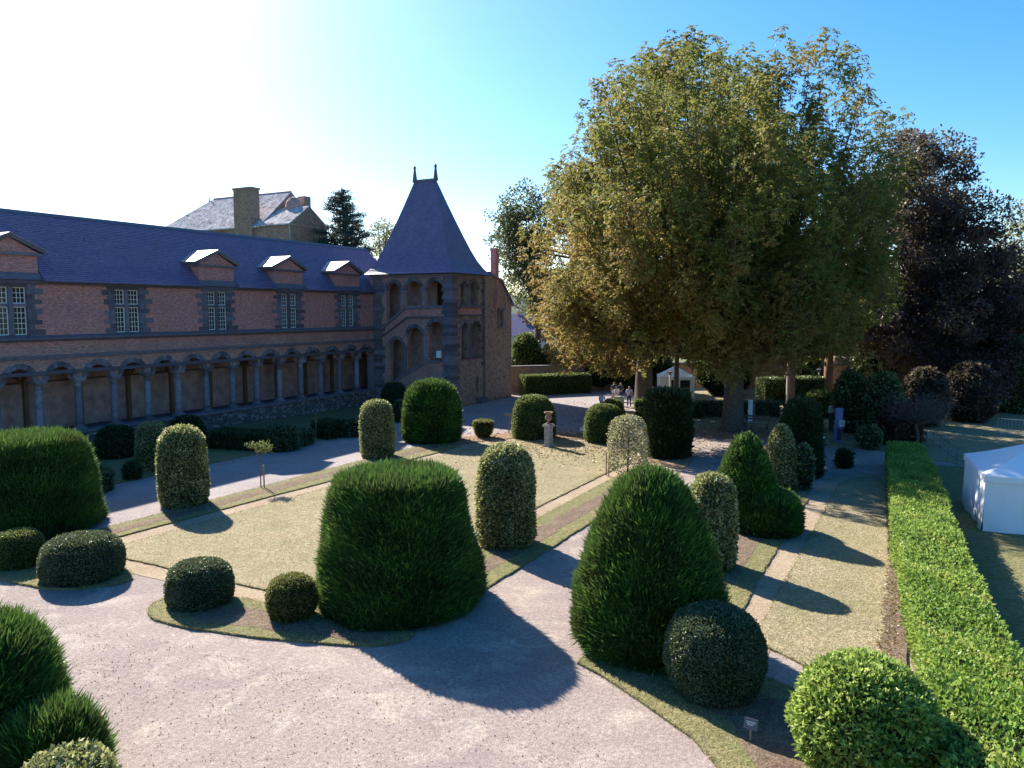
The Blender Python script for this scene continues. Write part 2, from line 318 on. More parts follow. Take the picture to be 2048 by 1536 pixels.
def lathe_core(name, prof, r, h, parent, mat='core', s=.93, amp=.03, ph=0.0, z0=0, ax=(1, 1), sqz=0):
    pr = np.array(prof, float); t = np.linspace(0, len(pr) - 1, 26); i = np.minimum(t.astype(int), len(pr) - 2); fr = (t - i)[:, None]; q = pr[i] * (1 - fr) + pr[i + 1] * fr
    n = 40; V = []; Fc = []
    for rr, z in q:
        for j in range(n):
            th = 2 * math.pi * j / n; g = float(wob(th, z * h, ph, amp)); f = 1
            if sqz: f = (abs(math.cos(th)) ** sqz + abs(math.sin(th)) ** sqz) ** (-1 / sqz)
            V.append((rr * r * g * f * s * math.cos(th) * ax[0], rr * r * g * f * s * math.sin(th) * ax[1], z0 + z * h * (s + .02) if z > .05 else z0 + z * h))
    for a in range(len(q) - 1):
        for j in range(n): Fc.append((a * n + j, a * n + (j + 1) % n, (a + 1) * n + (j + 1) % n, (a + 1) * n + j))
    Fc.append(tuple(range(n))[::-1]); return mk(name, V, Fc, mat, parent, True)
PROF = dict(
    trunc=[(.98, 0), (1, .05), (.95, .25), (.865, .55), (.775, .86), (.71, .96), (.5, 1), (0, 1.0)],
    egg=[(.86, 0), (.97, .06), (1, .14), (.93, .34), (.78, .57), (.59, .77), (.41, .9), (.2, .975), (0, 1)],
    dome=[(.92, 0), (1, .15), (.99, .42), (.92, .66), (.78, .85), (.5, .97), (0, 1)],
    column=[(.86, 0), (.98, .1), (1, .35), (.97, .65), (.88, .84), (.64, .95), (.34, .99), (0, 1)],
    ball=[(.55, 0), (.84, .1), (1, .38), (.97, .62), (.8, .85), (.48, .97), (0, 1)],
    pillow=[(.9, 0), (1, .2), (1, .5), (.9, .78), (.66, .94), (.3, 1), (0, 1)],
    block=[(1.0, 0), (1, .4), (.98, .8), (.9, .96), (.6, 1), (0, 1.0)],
    taper=[(1.0, 0), (.96, .3), (.86, .7), (.75, .92), (.45, 1), (0, 1)],
    cone=[(1.0, 0), (.98, .2), (.84, .45), (.6, .7), (.34, .9), (0, 1)],
    pot=[(.5, 0), (.85, .3), (1, .7), (.95, .95), (.5, 1), (0, 1)],
    shrub=[(.5, 0), (.9, .25), (1, .5), (.8, .8), (.4, .97), (0, 1)])
ARE = lambda prof, r, h: float(np.sum(np.hypot(np.diff([p[0] * r for p in prof]), np.diff([p[1] * h for p in prof])) * np.pi * np.array([(prof[i][0] + prof[i + 1][0]) * r for i in range(len(prof) - 1)])))
def bush(name, label, cat, fitv, prof, mat, style, dens=600, L=.1, Wd=.05, amp=.03, group=None, core='core', ax=(1, 1), rz=0, sqz=0, parts=None):
    x, y, r, h = fitv; o = thing(name, label, cat, (x, y, 0), rz, group); tiers = parts or [('', prof, r, h, 0)]
    for tn, pn, r_, h_, z0, *off in tiers:
        p = PROF[pn]; n = int(ARE(p, r_, h_) * ax[0] * dens); ph = random.uniform(0, 6); P, N_ = surf(p, r_, h_, n, amp, ph, z0, ax, sqz)
        zr = P[:, 2:3] / (h + .01)
        if style == 'yew':
            D = N_ * .8 + np.array([0, 0, .75]) + R.normal(size=(n, 3)) * .33; Ls = L * R.uniform(.6, 1.3, n) * np.where(R.random(n) < .1, 1.75, 1); P = P - N_ * (R.random((n, 1)) ** 1.5 * L * .9)
            rn = .16 + R.random(n) * .3 + .26 * (Ls / L - .6)
        else:
            D = N_ * .35 + R.normal(size=(n, 3)) * .75 + np.array([0, 0, .15]); Ls = L * R.uniform(.65, 1.3, n); P = P - N_ * (R.random((n, 1)) ** 2 * L * 2.2) + R.normal(size=(n, 3)) * L * .15
            rn = R.random(n)
        a_ = np.arctan2(P[:, 1], P[:, 0]); rn = rn + .16 * np.sin(a_ * 4 + P[:, 2] * 2.1 + ph) * np.sin(P[:, 2] * 3.3 - a_ * 2 + 2 * ph) - .05
        off = np.array(off[0]) if off else np.zeros(3); P = P + off
        keep = P[:, 2] > .03
        leaves((tn + '_foliage') if tn else 'foliage', P[keep], D[keep], Ls[keep], Wd * Ls[keep] / L, mat, o, rn[keep], .18)
        lathe_core((tn + '_dark_core') if tn else 'dark_core', p, r_, h_, o, core, .93 if style == 'yew' else .94, amp, ph, z0, ax, sqz).location = tuple(off)  # dark filler shell under the leaves, so the bush isn't see-through
    return o

# ================================================================== the setting: ground, paths, lawns
def struct(o, kind='structure'): o['kind'] = kind; return o
def ngon(name, pts, z, mat, thick=0.0):
    if thick: return struct(holed(name, mat, None, pts, [], 'Z', z, thick))
    return struct(mk(name, [(a, b, z) for a, b in pts], [tuple(range(len(pts)))], mat))
def rings(name, sizes, z, mat):
    V, Fc = [], []
    g = 24
    s = sizes
    for j in range(g + 1):
        for i in range(g + 1): V.append((20 + (i / g - .5) * s, (j / g - .5) * s, z))
    for j in range(g):
        for i in range(g): a = j * (g + 1) + i; Fc.append((a, a + 1, a + g + 2, a + g + 1))
    return struct(mk(name, V, Fc, mat))
rings('ground', 5200, -.012, 'meadow')
ngon('gravel_court', [(9.5, -95), (75, -95), (75, -30), (46, -30), (46, -8), (40, -4), (36.5, -6), (33, -4), (27, -2), (20, 4), (20, 30), (-2, 30), (-2, 11), (8.5, 11), (8.5, -.2), (9.5, -.2)], 0, 'gravel')
ngon('pale_path', [(10.6, -60), (16.4, -60), (16.4, -15), (18, -9), (22, -5), (24, 2), (27, 18), (22, 24), (8.6, 24), (8.6, 11.5), (8.9, -6), (10.6, -14)], .004, 'pale_gravel')
def arcpts(cx, cy, r, a0, a1, n=20): return [(cx + r * math.cos(math.radians(a0 + (a1 - a0) * i / n)), cy + r * math.sin(math.radians(a0 + (a1 - a0) * i / n))) for i in range(n + 1)]
def chaikin(p, k=2):
    for _ in range(k): p = [q for i in range(len(p)) for a, b in ((p[i], p[(i + 1) % len(p)]),) for q in ((a[0] * .78 + b[0] * .22, a[1] * .78 + b[1] * .22), (a[0] * .22 + b[0] * .78, a[1] * .22 + b[1] * .78))]
    return p
def rag(pts, step=.35, amp=.035):
    """uneven hand-cut edge"""
    o = []
    for i, (a, b) in enumerate(pts):
        c, d = pts[(i + 1) % len(pts)]; k = max(1, int(math.hypot(c - a, d - b) / step))
        for j in range(k): o.append((a + (c - a) * j / k + random.uniform(-amp, amp), b + (d - b) * j / k + random.uniform(-amp, amp)))
    return o
AC = (24.6, -15.6)
LAWN = [(19.0, -39.0), (28.9, -38.95), (29.5, -38.3), (29.55, -15.6)] + arcpts(*AC, 4.95, 0, 180)[1:] + [(19.4, -26)]
BL = [(16.5, -40), (17.9, -40.2), (18.3, -30), (18.65, -24), (18.95, -15.6), (16.9, -15.6), (16.5, -22)]
BR = [(30.3, -38.9), (32.4, -38.2), (32.4, -36), (32.35, -17), (30.4, -15.6), (30.3, -20)]
ISR = [(24.6, -40.5), (26.2, -39.75), (30.4, -39.4), (32.3, -39.2), (32.5, -39.9), (31.8, -40.6), (30.6, -41.0), (29.4, -41.4), (27.4, -41.85), (25.9, -42.0), (24.9, -41.6)]
ISL = [(14.5, -39.6), (17.5, -39.3), (20.6, -39.4), (22.3, -39.95), (22.6, -40.6), (21.6, -41.7), (20.6, -42.0), (18.6, -42.15), (15, -42.2)]
TR = [(36.5, -38.9), (36.6, -30), (36.7, -16), (39.3, -15.4), (39.35, -36), (40.2, -37.4), (42.4, -38.4), (43.3, -39.5), (43.3, -45), (42.4, -45.5), (41.3, -42.7), (40.2, -41.1), (38.8, -40.1), (37.6, -39.4)]
LR = [(40.05, -35.8), (43.0, -37.6), (43.05, -30), (42.7, -26), (42.15, -15), (41.6, -13.6), (40.9, -13.9), (40.2, -15.6)]
ISR, ISL, TR = chaikin(ISR), chaikin(ISL), chaikin(TR, 1)
ngon('sand_path', [(18.0, -39.9), (30.3, -39.6), (30.45, -15.6)] + arcpts(*AC, 5.85, 0, 180)[1:] + [(18.4, -26)], .012, 'sand')
ngon('side_sand_path', [(39.2, -38), (40.6, -38), (40.3, -30), (40.3, -16), (41.2, -14.2), (42.2, -14.2), (42.4, -12.6), (41, -12.3), (39.4, -14.6)], .012, 'sand')
lawn_objs = []
for nm, pl, mt, z in (('lawn', LAWN, 'dry_grass', .055), ('turf_border', BL, 'turf', .06), ('turf_border', BR, 'turf', .06), ('turf_island', ISR, 'turf', .06), ('turf_island', ISL, 'turf', .06),
                      ('turf_border', TR, 'turf', .06), ('side_lawn', LR, 'dry_grass', .055)):
    lawn_objs.append((ngon(nm, rag(pl), z, mt, .09), pl, z))
ngon('soil_bed', rag([(16.95, -39.6), (17.5, -39.6), (17.75, -27), (18.0, -15.8), (17.3, -15.8), (17.05, -27)], .3, .09), .066, 'soil')
ngon('soil_bed', rag([(31.0, -38.3), (31.75, -38.0), (31.7, -17.5), (31.0, -17)], .3, .09), .066, 'soil')
ngon('soil_bed', rag([(25.6, -40.9), (27.4, -40.2), (30.6, -39.8), (32, -39.8), (31.8, -40.4), (29.5, -40.9), (27.2, -41.45), (25.7, -41.4)], .3, .06), .066, 'soil')
ngon('soil_bed', rag([(37.2, -38.4), (38.6, -38.6), (40.5, -40.1), (41.6, -42), (43, -43), (42.8, -39.6), (41, -38.6), (38.8, -37.6), (38.5, -16), (37.6, -16)], .3, .06), .066, 'soil')
ngon('soil_bed', rag([(43.0, -43), (43.5, -43), (43.5, -34), (42.8, -15), (42.25, -15), (42.8, -27)], .3, .05), .061, 'soil')
ngon('mulch_bed', rag(arcpts(*AC, 8.1, -2, 182, 26) + arcpts(*AC, 5.95, 180, 0, 20), .4, .05), .04, 'mulch', .07)
ngon('shade_bed', rag([(.2, -60), (9.6, -60), (9.9, -25), (9.6, -12), (7, -5), (.2, -1)], .5, .06), .03, 'turf', .06)
ngon('tree_lawn', rag([(22.5, 1.5), (28, -3.5), (33.5, -4.5), (36.5, -6), (41, -4.5), (46, -8), (60, -6), (75, 0), (75, 60), (20, 60), (20, 20), (24, 14)], .6, .08), .03, 'dry_grass', .06)
ngon('mulch_bed', rag([(32.2 + 3.4 * math.cos(t * .4), -2.4 + 2.6 * math.sin(t * .4)) for t in range(16)], .4, .1), .036, 'mulch')
ngon('side_turf', rag([(44.2, -60), (75, -60), (75, -6.4), (60, -6.4), (43.0, -8.6), (43.2, -20)], .6, .06), .02, 'turf', .05)

# grass blades, fallen leaves
def inpoly(P, poly):
    x, y = P[:, 0], P[:, 1]; ins = np.zeros(len(P), bool); n = len(poly)
    for i in range(n):
        (x0, y0), (x1, y1) = poly[i], poly[(i + 1) % n]; c = ((y0 > y) != (y1 > y)) & (x < (x1 - x0) * (y - y0) / (y1 - y0 + 1e-12) + x0); ins ^= c
    return ins
def sample(poly, dens):
    a = np.array(poly); lo, hi = a.min(0), a.max(0); n = int(np.prod(hi - lo) * dens); P = lo + R.random((n, 2)) * (hi - lo); return P[inpoly(P, poly)]
def blades(poly, z, dens, hgt=.04):
    P = sample(poly, dens); n = len(P)
    if n == 0: return
    E_ = []
    for i in range(len(poly)):                       # a shaggier fringe along the cut edge
        a, b = np.array(poly[i]), np.array(poly[(i + 1) % len(poly)]); k = int(np.linalg.norm(b - a) * 45); E_.append(a + (b - a) * R.random((k, 1)) + R.normal(size=(k, 2)) * .03)
    E_ = np.vstack(E_); Q = np.vstack([P, E_]); hh = np.r_[R.uniform(.5, 1.3, n) * hgt, R.uniform(.8, 1.8, len(E_)) * hgt]
    D = np.c_[R.normal(size=(len(Q), 2)) * .7, np.ones(len(Q))]
    patch = .5 + .5 * np.sin(Q[:, 0] * .9 + 1.3 * np.sin(Q[:, 1] * .55)) * np.sin(Q[:, 1] * .8 + Q[:, 0] * .3)
    rn = R.random(len(Q)) * .75 + .3 * patch; rn[n:] *= .6
    o = leaves('grass', np.c_[Q, np.full(len(Q), z - .008)], D, hh, .018, 'grass_blade', None, rn); return o
for (o, pl, z), dn in zip(lawn_objs, (170, 170, 170, 330, 300, 260, 260)): blades(pl, z, dn, .042)
P = np.vstack([np.array(AC) + np.c_[R.normal(size=2600) * 4.4, 3.5 + R.normal(size=2600) * 3.2], np.array([31, -1]) + R.normal(size=(3000, 2)) * np.array([6, 5]), np.array([24, 3]) + R.normal(size=(1500, 2)) * 5])
P = P[(P[:, 1] < 10)]
leaves('fallen_leaves', np.c_[P, np.full(len(P), .062)], np.c_[R.normal(size=(len(P), 2)), R.random(len(P)) * .35], R.uniform(.08, .2, len(P)), R.uniform(.05, .1, len(P)), 'dead_leaf', None)
P = sample([(42.9, -44), (43.6, -44), (43.5, -34), (42.9, -15), (42.3, -15), (42.7, -27)], 90)
leaves('fallen_leaves', np.c_[P, np.full(len(P), .07)], np.c_[R.normal(size=(len(P), 2)), R.random(len(P)) * .35], R.uniform(.04, .1, len(P)), R.uniform(.03, .06, len(P)), 'dead_leaf', None)
# loose stones lying on the gravel
P = sample([(22, -60), (44, -60), (41, -44), (36, -40), (33, -42), (24, -43), (16, -43), (16, -50)], 26); n = len(P)
leaves('pebbles', np.c_[P, np.full(n, .006)], np.c_[R.normal(size=(n, 2)), R.uniform(.1, .5, n)], R.uniform(.02, .05, n), R.uniform(.02, .04, n), 'dead_leaf', None, R.random(n))

# far hills
V, Fc = [], []
for k, (d, hmul) in enumerate(((380, 0), (650, 1), (900, 1.25), (1500, .3))):
    for i in range(61):
        a = math.radians(-75 + 150 * i / 60) - .5; hh = (17 + 6 * math.sin(i * .5) + 4 * math.sin(i * 1.3 + 1)) * hmul
        V.append((43 + math.sin(a) * d, -55 + math.cos(a) * d, hh - .5))
for k in range(3):
    for i in range(60): Fc.append((k * 61 + i, k * 61 + i + 1, (k + 1) * 61 + i + 1, (k + 1) * 61 + i))
struct(mk('hills', V, Fc, 'forest', None, True))

# ================================================================== the gallery building (x<=0 plane, y along)
G = thing('gallery_building', 'long two storey brick gallery with arcade, mullioned windows and slate roof', 'building', (-4, -18, 0))
def gpart(o):
    o.parent = G; o.matrix_parent_inverse = G.matrix_basis.inverted(); return o
class _GP:                                           # children keep world coordinates
    pass
def under(parent, fn):
    """run fn(parent=None objects) and parent everything it creates while keeping world coordinates"""
    before = set(bpy.data.objects); fn(); inv = Matrix.Translation(-parent.location)
    for o in bpy.data.objects:
        if o not in before and o.parent is None: o.parent = parent; o.matrix_parent_inverse = inv
SP = 2.295; COL0 = -1.88; NB = 18; UEND = COL0 - SP * (NB - 1) - .4
WINS = [-3.22 - 6.885 * k for k in range(6)]                        # window centres along y
DORM = [0, 1, 2, 4, 5]
ZE = 9.92
def casement(parent, y0, y1, z0, z1, x, cols, rows):
    m = MB(); t = .055; s = .028
    m.box(x - .05, x, y0, y0 + t, z0, z1); m.box(x - .05, x, y1 - t, y1, z0, z1); m.box(x - .05, x, y0 + t, y1 - t, z0, z0 + t); m.box(x - .05, x, y0 + t, y1 - t, z1 - t, z1)
    for i in range(1, cols): c = y0 + t + (y1 - y0 - 2 * t) * i / cols; m.box(x - .04, x - .008, c - s / 2, c + s / 2, z0 + t, z1 - t)
    for i in range(1, rows): c = z0 + t + (z1 - z0 - 2 * t) * i / rows; m.box(x - .038, x - .006, y0 + t, y1 - t, c - s / 2, c + s / 2)
    m.build('casement_frame', 'white_paint', parent); box('pane', 'glass', parent, x - .034, x - .026, y0 + t, y1 - t, z0 + t, z1 - t)
def stone_window(yc):
    w = thing('window', None, None); hw = .83; z0, z1 = 6.9, 9.5; xs = -.14
    # casements set back in the stone cross
    box('mullion', 'stone', w, -.32, -.02, yc - .125, yc + .125, z0, z1); box('transom', 'stone', w, -.32, -.028, yc - hw, yc - .125, 8.44, 8.6); box('transom', 'stone', w, -.32, -.028, yc + .125, yc + hw, 8.44, 8.6)
    for a, b in ((yc - hw, yc - .125), (yc + .125, yc + hw)):
        casement(w, a, b, 8.6, z1, xs, 3, 3); casement(w, a, b, z0, 8.44, xs, 3, 5)
    for s in (-1, 1):                                # long and short quoin blocks
        z = z0 - .02; k = 0
        while z < 9.62:
            hgt = random.uniform(.24, .34); L_ = (.42 if k % 2 else .78) * random.uniform(.85, 1.2); a, b = sorted((yc + s * hw, yc + s * (hw + L_)))
            box('quoin', 'stone', w, -.3, .028 + random.uniform(0, .014), a, b, z + .006, min(z + hgt, 9.66)); z += hgt; k += 1
        a, b = sorted((yc + s * (hw + .3), yc + s * (hw + .36))); box('rebate_moulding', 'lead', w, .03, .05, a, b, z0, 9.5)
    box('lintel', 'stone', w, -.3, .035, yc - hw - .5, yc + hw + .5, z1, 9.86); box('window_sill', 'stone', w, -.35, .06, yc - hw - .1, yc + hw + .1, z0 - .12, z0)
def dormer(yc):
    d = thing('dormer', None, None); w = 1.5
    MB().add([(.24, yc - w - .1, 9.9), (.24, yc + w + .1, 9.9), (.10, yc + w + .05, 10.28), (.10, yc - w - .05, 10.28), (-.6, yc - w - .1, 9.9), (-.6, yc + w + .1, 9.9), (-.6, yc + w + .05, 10.28), (-.6, yc - w - .05, 10.28)],
             [(0, 1, 2, 3), (7, 6, 5, 4), (4, 5, 1, 0), (1, 5, 6, 2), (2, 6, 7, 3), (3, 7, 4, 0)]).build('dormer_ledge', 'lead', d)
    box('dormer_wall', 'brick', d, -1.9, .06, yc - w, yc + w, 10.284, 11.2); box('dormer_cornice', 'stone', d, -1.9, .2, yc - w - .2, yc + w + .2, 11.2, 11.34)
    A, B_, T = (yc - w - .12, 11.344), (yc + w + .12, 11.344), (yc, 12.15)
    MB().add([(.08, *A), (.08, *B_), (.08, *T), (-1.9, *A), (-1.9, *B_), (-1.9, *T)], [(0, 1, 2), (5, 4, 3), (0, 3, 4, 1)]).build('tympanum', 'brick', d)
    for s in (-1, 1):
        p0, p1 = np.array([yc + s * (w + .34), 11.345]), np.array([yc, 12.16]); t = (p1 - p0) / np.linalg.norm(p1 - p0); nn = np.array([-t[1], t[0]]); nn = nn if nn[1] > 0 else -nn; q = nn * .17
        inner0, inner1 = p0 + t * .02, p1 + np.array([0, -.0])
        V = []
        for x in (.26, -2.3 if True else 0):
            for a in (p0, p1 + np.array([s * .002, 0]), np.array([p1[0] + s * .002, p1[1] + .19]), p0 + q * 1.0): V.append((x, a[0], a[1]))
        MB().add(V, [(0, 1, 2, 3), (7, 6, 5, 4), (0, 4, 5, 1), (1, 5, 6, 2), (2, 6, 7, 3), (3, 7, 4, 0)]).build('raking_cornice', 'stone', d)
        V = []
        for x in (.3, -2.4):
            for a in (p0 + q * 1.02 - t * .06, np.array([p1[0] + s * .002, p1[1] + .195]), np.array([p1[0] + s * .002, p1[1] + .245]), p0 + q * 1.25 - t * .06): V.append((x, a[0], a[1]))
        MB().add(V, [(0, 1, 2, 3), (7, 6, 5, 4), (0, 4, 5, 1), (1, 5, 6, 2), (2, 6, 7, 3), (3, 7, 4, 0)]).build('pediment_capping', 'pale_slate', d)
def courses(n0, z0, pts, step=.16, butt=.026):
    """stepped slate profile running up through pts [(x,z)...] -> list of (x,z)"""
    out = []
    for (a, b) in zip(pts[:-1], pts[1:]):
        L_ = math.hypot(b[0] - a[0], b[1] - a[1]); k = max(1, int(L_ / step)); t = ((b[0] - a[0]) / L_, (b[1] - a[1]) / L_); nr = (-t[1], t[0]); nr = nr if nr[1] > 0 else (-nr[0], -nr[1])
        for i in range(k):
            f0, f1 = i / k, (i + 1) / k; p = (a[0] + (b[0] - a[0]) * f0, a[1] + (b[1] - a[1]) * f0); q = (a[0] + (b[0] - a[0]) * f1, a[1] + (b[1] - a[1]) * f1)
            out.append((p[0] + nr[0] * butt, p[1] + nr[1] * butt)); out.append(q)
    return out
def build_gallery():
    U0, U1 = UEND, .2
    # arcade wall with round openings
    outer = [(U1, 1.25), (U1, 6.2), (U0, 6.2), (U0, 1.25)]
    cols = [COL0 - SP * k for k in range(NB)]; bays = [(-.12 - 0.0, COL0)] + [(cols[i], cols[i + 1]) for i in range(NB - 1)]
    base = [(U0, 4.3), (U0, 6.2), (U1, 6.2), (U1, 4.3)]; low = []
    for (hi, lo) in bays:
        a0, a1 = lo + .42, hi - .42
        if hi > -.2: a0, a1 = lo + .3, hi - .1
        r = (a1 - a0) / 2; c = (a0 + a1) / 2; s = 5.04 - r
        low += [(a1, 4.3)] + [(c + r * math.cos(math.pi * i / 12), s + r * math.sin(math.pi * i / 12)) for i in range(13)] + [(a0, 4.3)]
    holed('arcade_wall', 'old_brick', None, base + low, [], 'E', 0.0, .55)
    for k, (hi, lo) in enumerate(bays):
        a0, a1 = lo + .42, hi - .42
        if hi > -.2: a0, a1 = lo + .3, hi - .1
        voussoirs(None, a0, a1, 5.04, 'E', 0.0, 9, .32)
    # upper wall with window openings
    holes = [[(y - .84, 6.88), (y + .84, 6.88), (y + .84, 9.52), (y - .84, 9.52)] for y in WINS if y - .9 > U0]
    holed('upper_wall', 'brick', None, [(U0, 6.2), (U1, 6.2), (U1, 10.1), (U0, 10.1)], holes, 'E', 0.0, .5)
    box('back_wall', 'rubble', None, -8, -7.6, U0, U1 + 6, 0, 10.1); box('end_wall', 'rubble', None, -7.6, -.56, U0 + .002, U0 + .45, 0, 10.1)
    MB().box(-3.9, -3.5, U0 + .45, U1 + 5, 1.0, 5.3).build('inner_wall', 'plaster', None); MB().box(-3.49, -3.44, U0 + .45, U1 + 5, 3.9, 4.02).build('inner_moulding', 'timber', None)
    box('gallery_floor', 'stone', None, -3.5, -.3, U0 + .45, U1 + 5, .7, 1.02); box('gallery_ceiling', 'timber', None, -7.5, -.56, U0 + .45, U1 + 5, 5.31, 5.5)
    box('end_wall', 'rubble', None, -7.59, .02, U1 + 5.05, U1 + 5.4, 0, 9.9)  # unseen end wall, added to stop sunlight leaking into the gallery
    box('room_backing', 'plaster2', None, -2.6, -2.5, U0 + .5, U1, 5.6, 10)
    # plinth, coping and mouldings
    box('plinth', 'plinth_rubble', None, -.6, .22, U0, U1, -.1, 1.12); box('plinth_coping', 'stone', None, -.62, .34, U0, U1, 1.12, 1.27)
    box('tie_band', 'stone', None, .035, .16, U0, U1, 4.64, 4.84)
    for nm, z0, z1, pr in (('string_course', 5.5, 5.6, .1), ('string_course', 5.6, 5.72, .17), ('sill_course', 6.5, 6.62, .14), ('sill_course', 6.62, 6.72, .27)):
        box(nm, 'stone', None, -.02, pr, U0, U1, z0, z1)
    MB().add([(.27, U0, 6.721), (.27, U1, 6.721), (.02, U1, 6.86), (.02, U0, 6.86), (-.02, U0, 6.721), (-.02, U1, 6.721), (-.02, U1, 6.86), (-.02, U0, 6.86)], [(0, 1, 2, 3), (4, 0, 3, 7), (1, 5, 6, 2), (3, 2, 6, 7)]).build('sill_weathering', 'lead', None)
    box('eave_cornice', 'stone', None, -.02, .16, U0, U1, 9.68, 9.86)
    # roof: slate courses in stretches, cut back behind each dormer
    segs = []; cur = U0 - .2
    for y in sorted(WINS[i] for i in DORM):
        if y - 1.75 > cur: segs.append((cur, y - 1.62, False)); segs.append((y - 1.62, y + 1.62, True)); cur = y + 1.62
    segs.append((cur, U1 + .3, False))
    full = courses(0, 0, [(.5, 9.86), (.12, 10.2), (-.55, 10.95), (-4, 14.05)]); cut = courses(0, 0, [(-.5, 10.9), (-4, 14.05)])
    V, Fc = [], []
    for a, b, c in segs:
        pr = cut if c else full; o = len(V); k = len(pr)
        for p in pr: V += [(p[0], a, p[1]), (p[0], b, p[1])]
        for i in range(k - 1): Fc.append((o + 2 * i, o + 2 * i + 1, o + 2 * i + 3, o + 2 * i + 2))
        if not c:
            for s_ in (0, 1):
                o2 = len(V); V += [(p[0], (a, b)[s_], p[1]) for p in full[:22]] + [(-.5, (a, b)[s_], 9.84), (.48, (a, b)[s_], 9.82)]; Fc.append(tuple(range(o2, len(V))))
            o2 = len(V); V += [(.5, a, 9.83), (.5, b, 9.83), (-.3, b, 9.83), (-.3, a, 9.83)]; Fc.append((o2, o2 + 1, o2 + 2, o2 + 3)); Fc.append((o2, o2 + 1, o + 1, o))
    roof = mk('roof', V, Fc, 'slate', None)
    back = courses(0, 0, [(-8.4, 9.9), (-4, 14.05)]); V = []; Fc = []
    for p in back: V += [(p[0], U0 - .2, p[1]), (p[0], U1 + 4.4, p[1])]
    for i in range(len(back) - 1): Fc.append((2 * i, 2 * i + 2, 2 * i + 3, 2 * i + 1))
    mk('rear_roof', V, Fc, 'slate', None)
    fr = courses(0, 0, [(.0, 10.33), (-4, 14.05)]); V = []; Fc = []
    for p in fr: V += [(p[0], U1 + .3, p[1]), (p[0], U1 + 4.2, p[1])]
    for i in range(len(fr) - 1): Fc.append((2 * i, 2 * i + 1, 2 * i + 3, 2 * i + 2))
    mk('roof', V, Fc, 'slate', None)
    MB().add([(-4, U1 + 4.2, 14.05), (0, U1 + 4.2, 10.3), (-8.4, U1 + 4.4, 9.9), (-4, U1 + 4.4, 9.9)], [(0, 1, 3, 2)]).build('gable_end', 'slate', None)
    y = U0 - .2
    while y < U1 + 4.2:                              # ridge tiles
        e = min(y + .42, U1 + 4.2); MB().add([(-3.8, y, 13.93), (-3.8, e, 13.93), (-4, e, 14.13), (-4, y, 14.13), (-4.2, y, 13.93), (-4.2, e, 13.93), (-3.86, y, 13.86), (-3.86, e, 13.86)], [(0, 1, 2, 3), (3, 2, 5, 4), (6, 7, 1, 0), (0, 3, 4)]).build('ridge_tile', 'lead', None); y = e + .012
    for k in range(7):                               # small roof hooks
        yy = -30 + k * 5.1; box('roof_hook', 'grey_metal', None, -2.46, -2.2, yy, yy + .05, 12.52, 12.66)
    # columns
    for k, y in enumerate(cols):
        c = thing('column', None, None)
        MB().lathe([(.215, 0), (.22, .3), (.215, 1.2), (.19, 2.25)], (-.27, y, 1.55), 14).build('shaft', 'column_stone', c, True)
        MB().box(-.56, .02, y - .29, y + .29, 1.271, 1.40).lathe([(.28, 0), (.29, .05), (.25, .1), (.25, .16)], (-.27, y, 1.40), 14).build('base', 'column_stone', c)
        MB().lathe([(.19, 0), (.225, .03), (.2, .06), (.2, .2), (.27, .33), (.31, .42)], (-.27, y, 3.78), 14).box(-.6, .06, y - .33, y + .33, 4.19, 4.34).box(-.54, .03, y - .27, y + .27, 4.1, 4.19).build('capital', 'column_stone', c)
    box('end_pier', 'stone', None, -.5, .03, -.13, .2, 1.27, 4.6)
    for k in range(14):                              # timber posts with braces standing inside
        y = -2.9 - 3.27 * k
        if y < U0 + 1: break
        p = thing('timber_post', None, None); box('post', 'timber', p, -2.3, -2.06, y - .12, y + .12, 1.02, 5.31)
        for s in (-1, 1): MB().tube([(-2.18, y + s * .1, 3.9), (-2.18, y + s * .55, 4.6), (-2.18, y + s * .85, 5.3)], .085, 4).build('brace', 'timber', p)
    for i, y in enumerate(WINS):
        if y - .9 > U0: stone_window(y)
    for i in DORM:
        if WINS[i] - 1.9 > U0: dormer(WINS[i])
under(G, build_gallery)

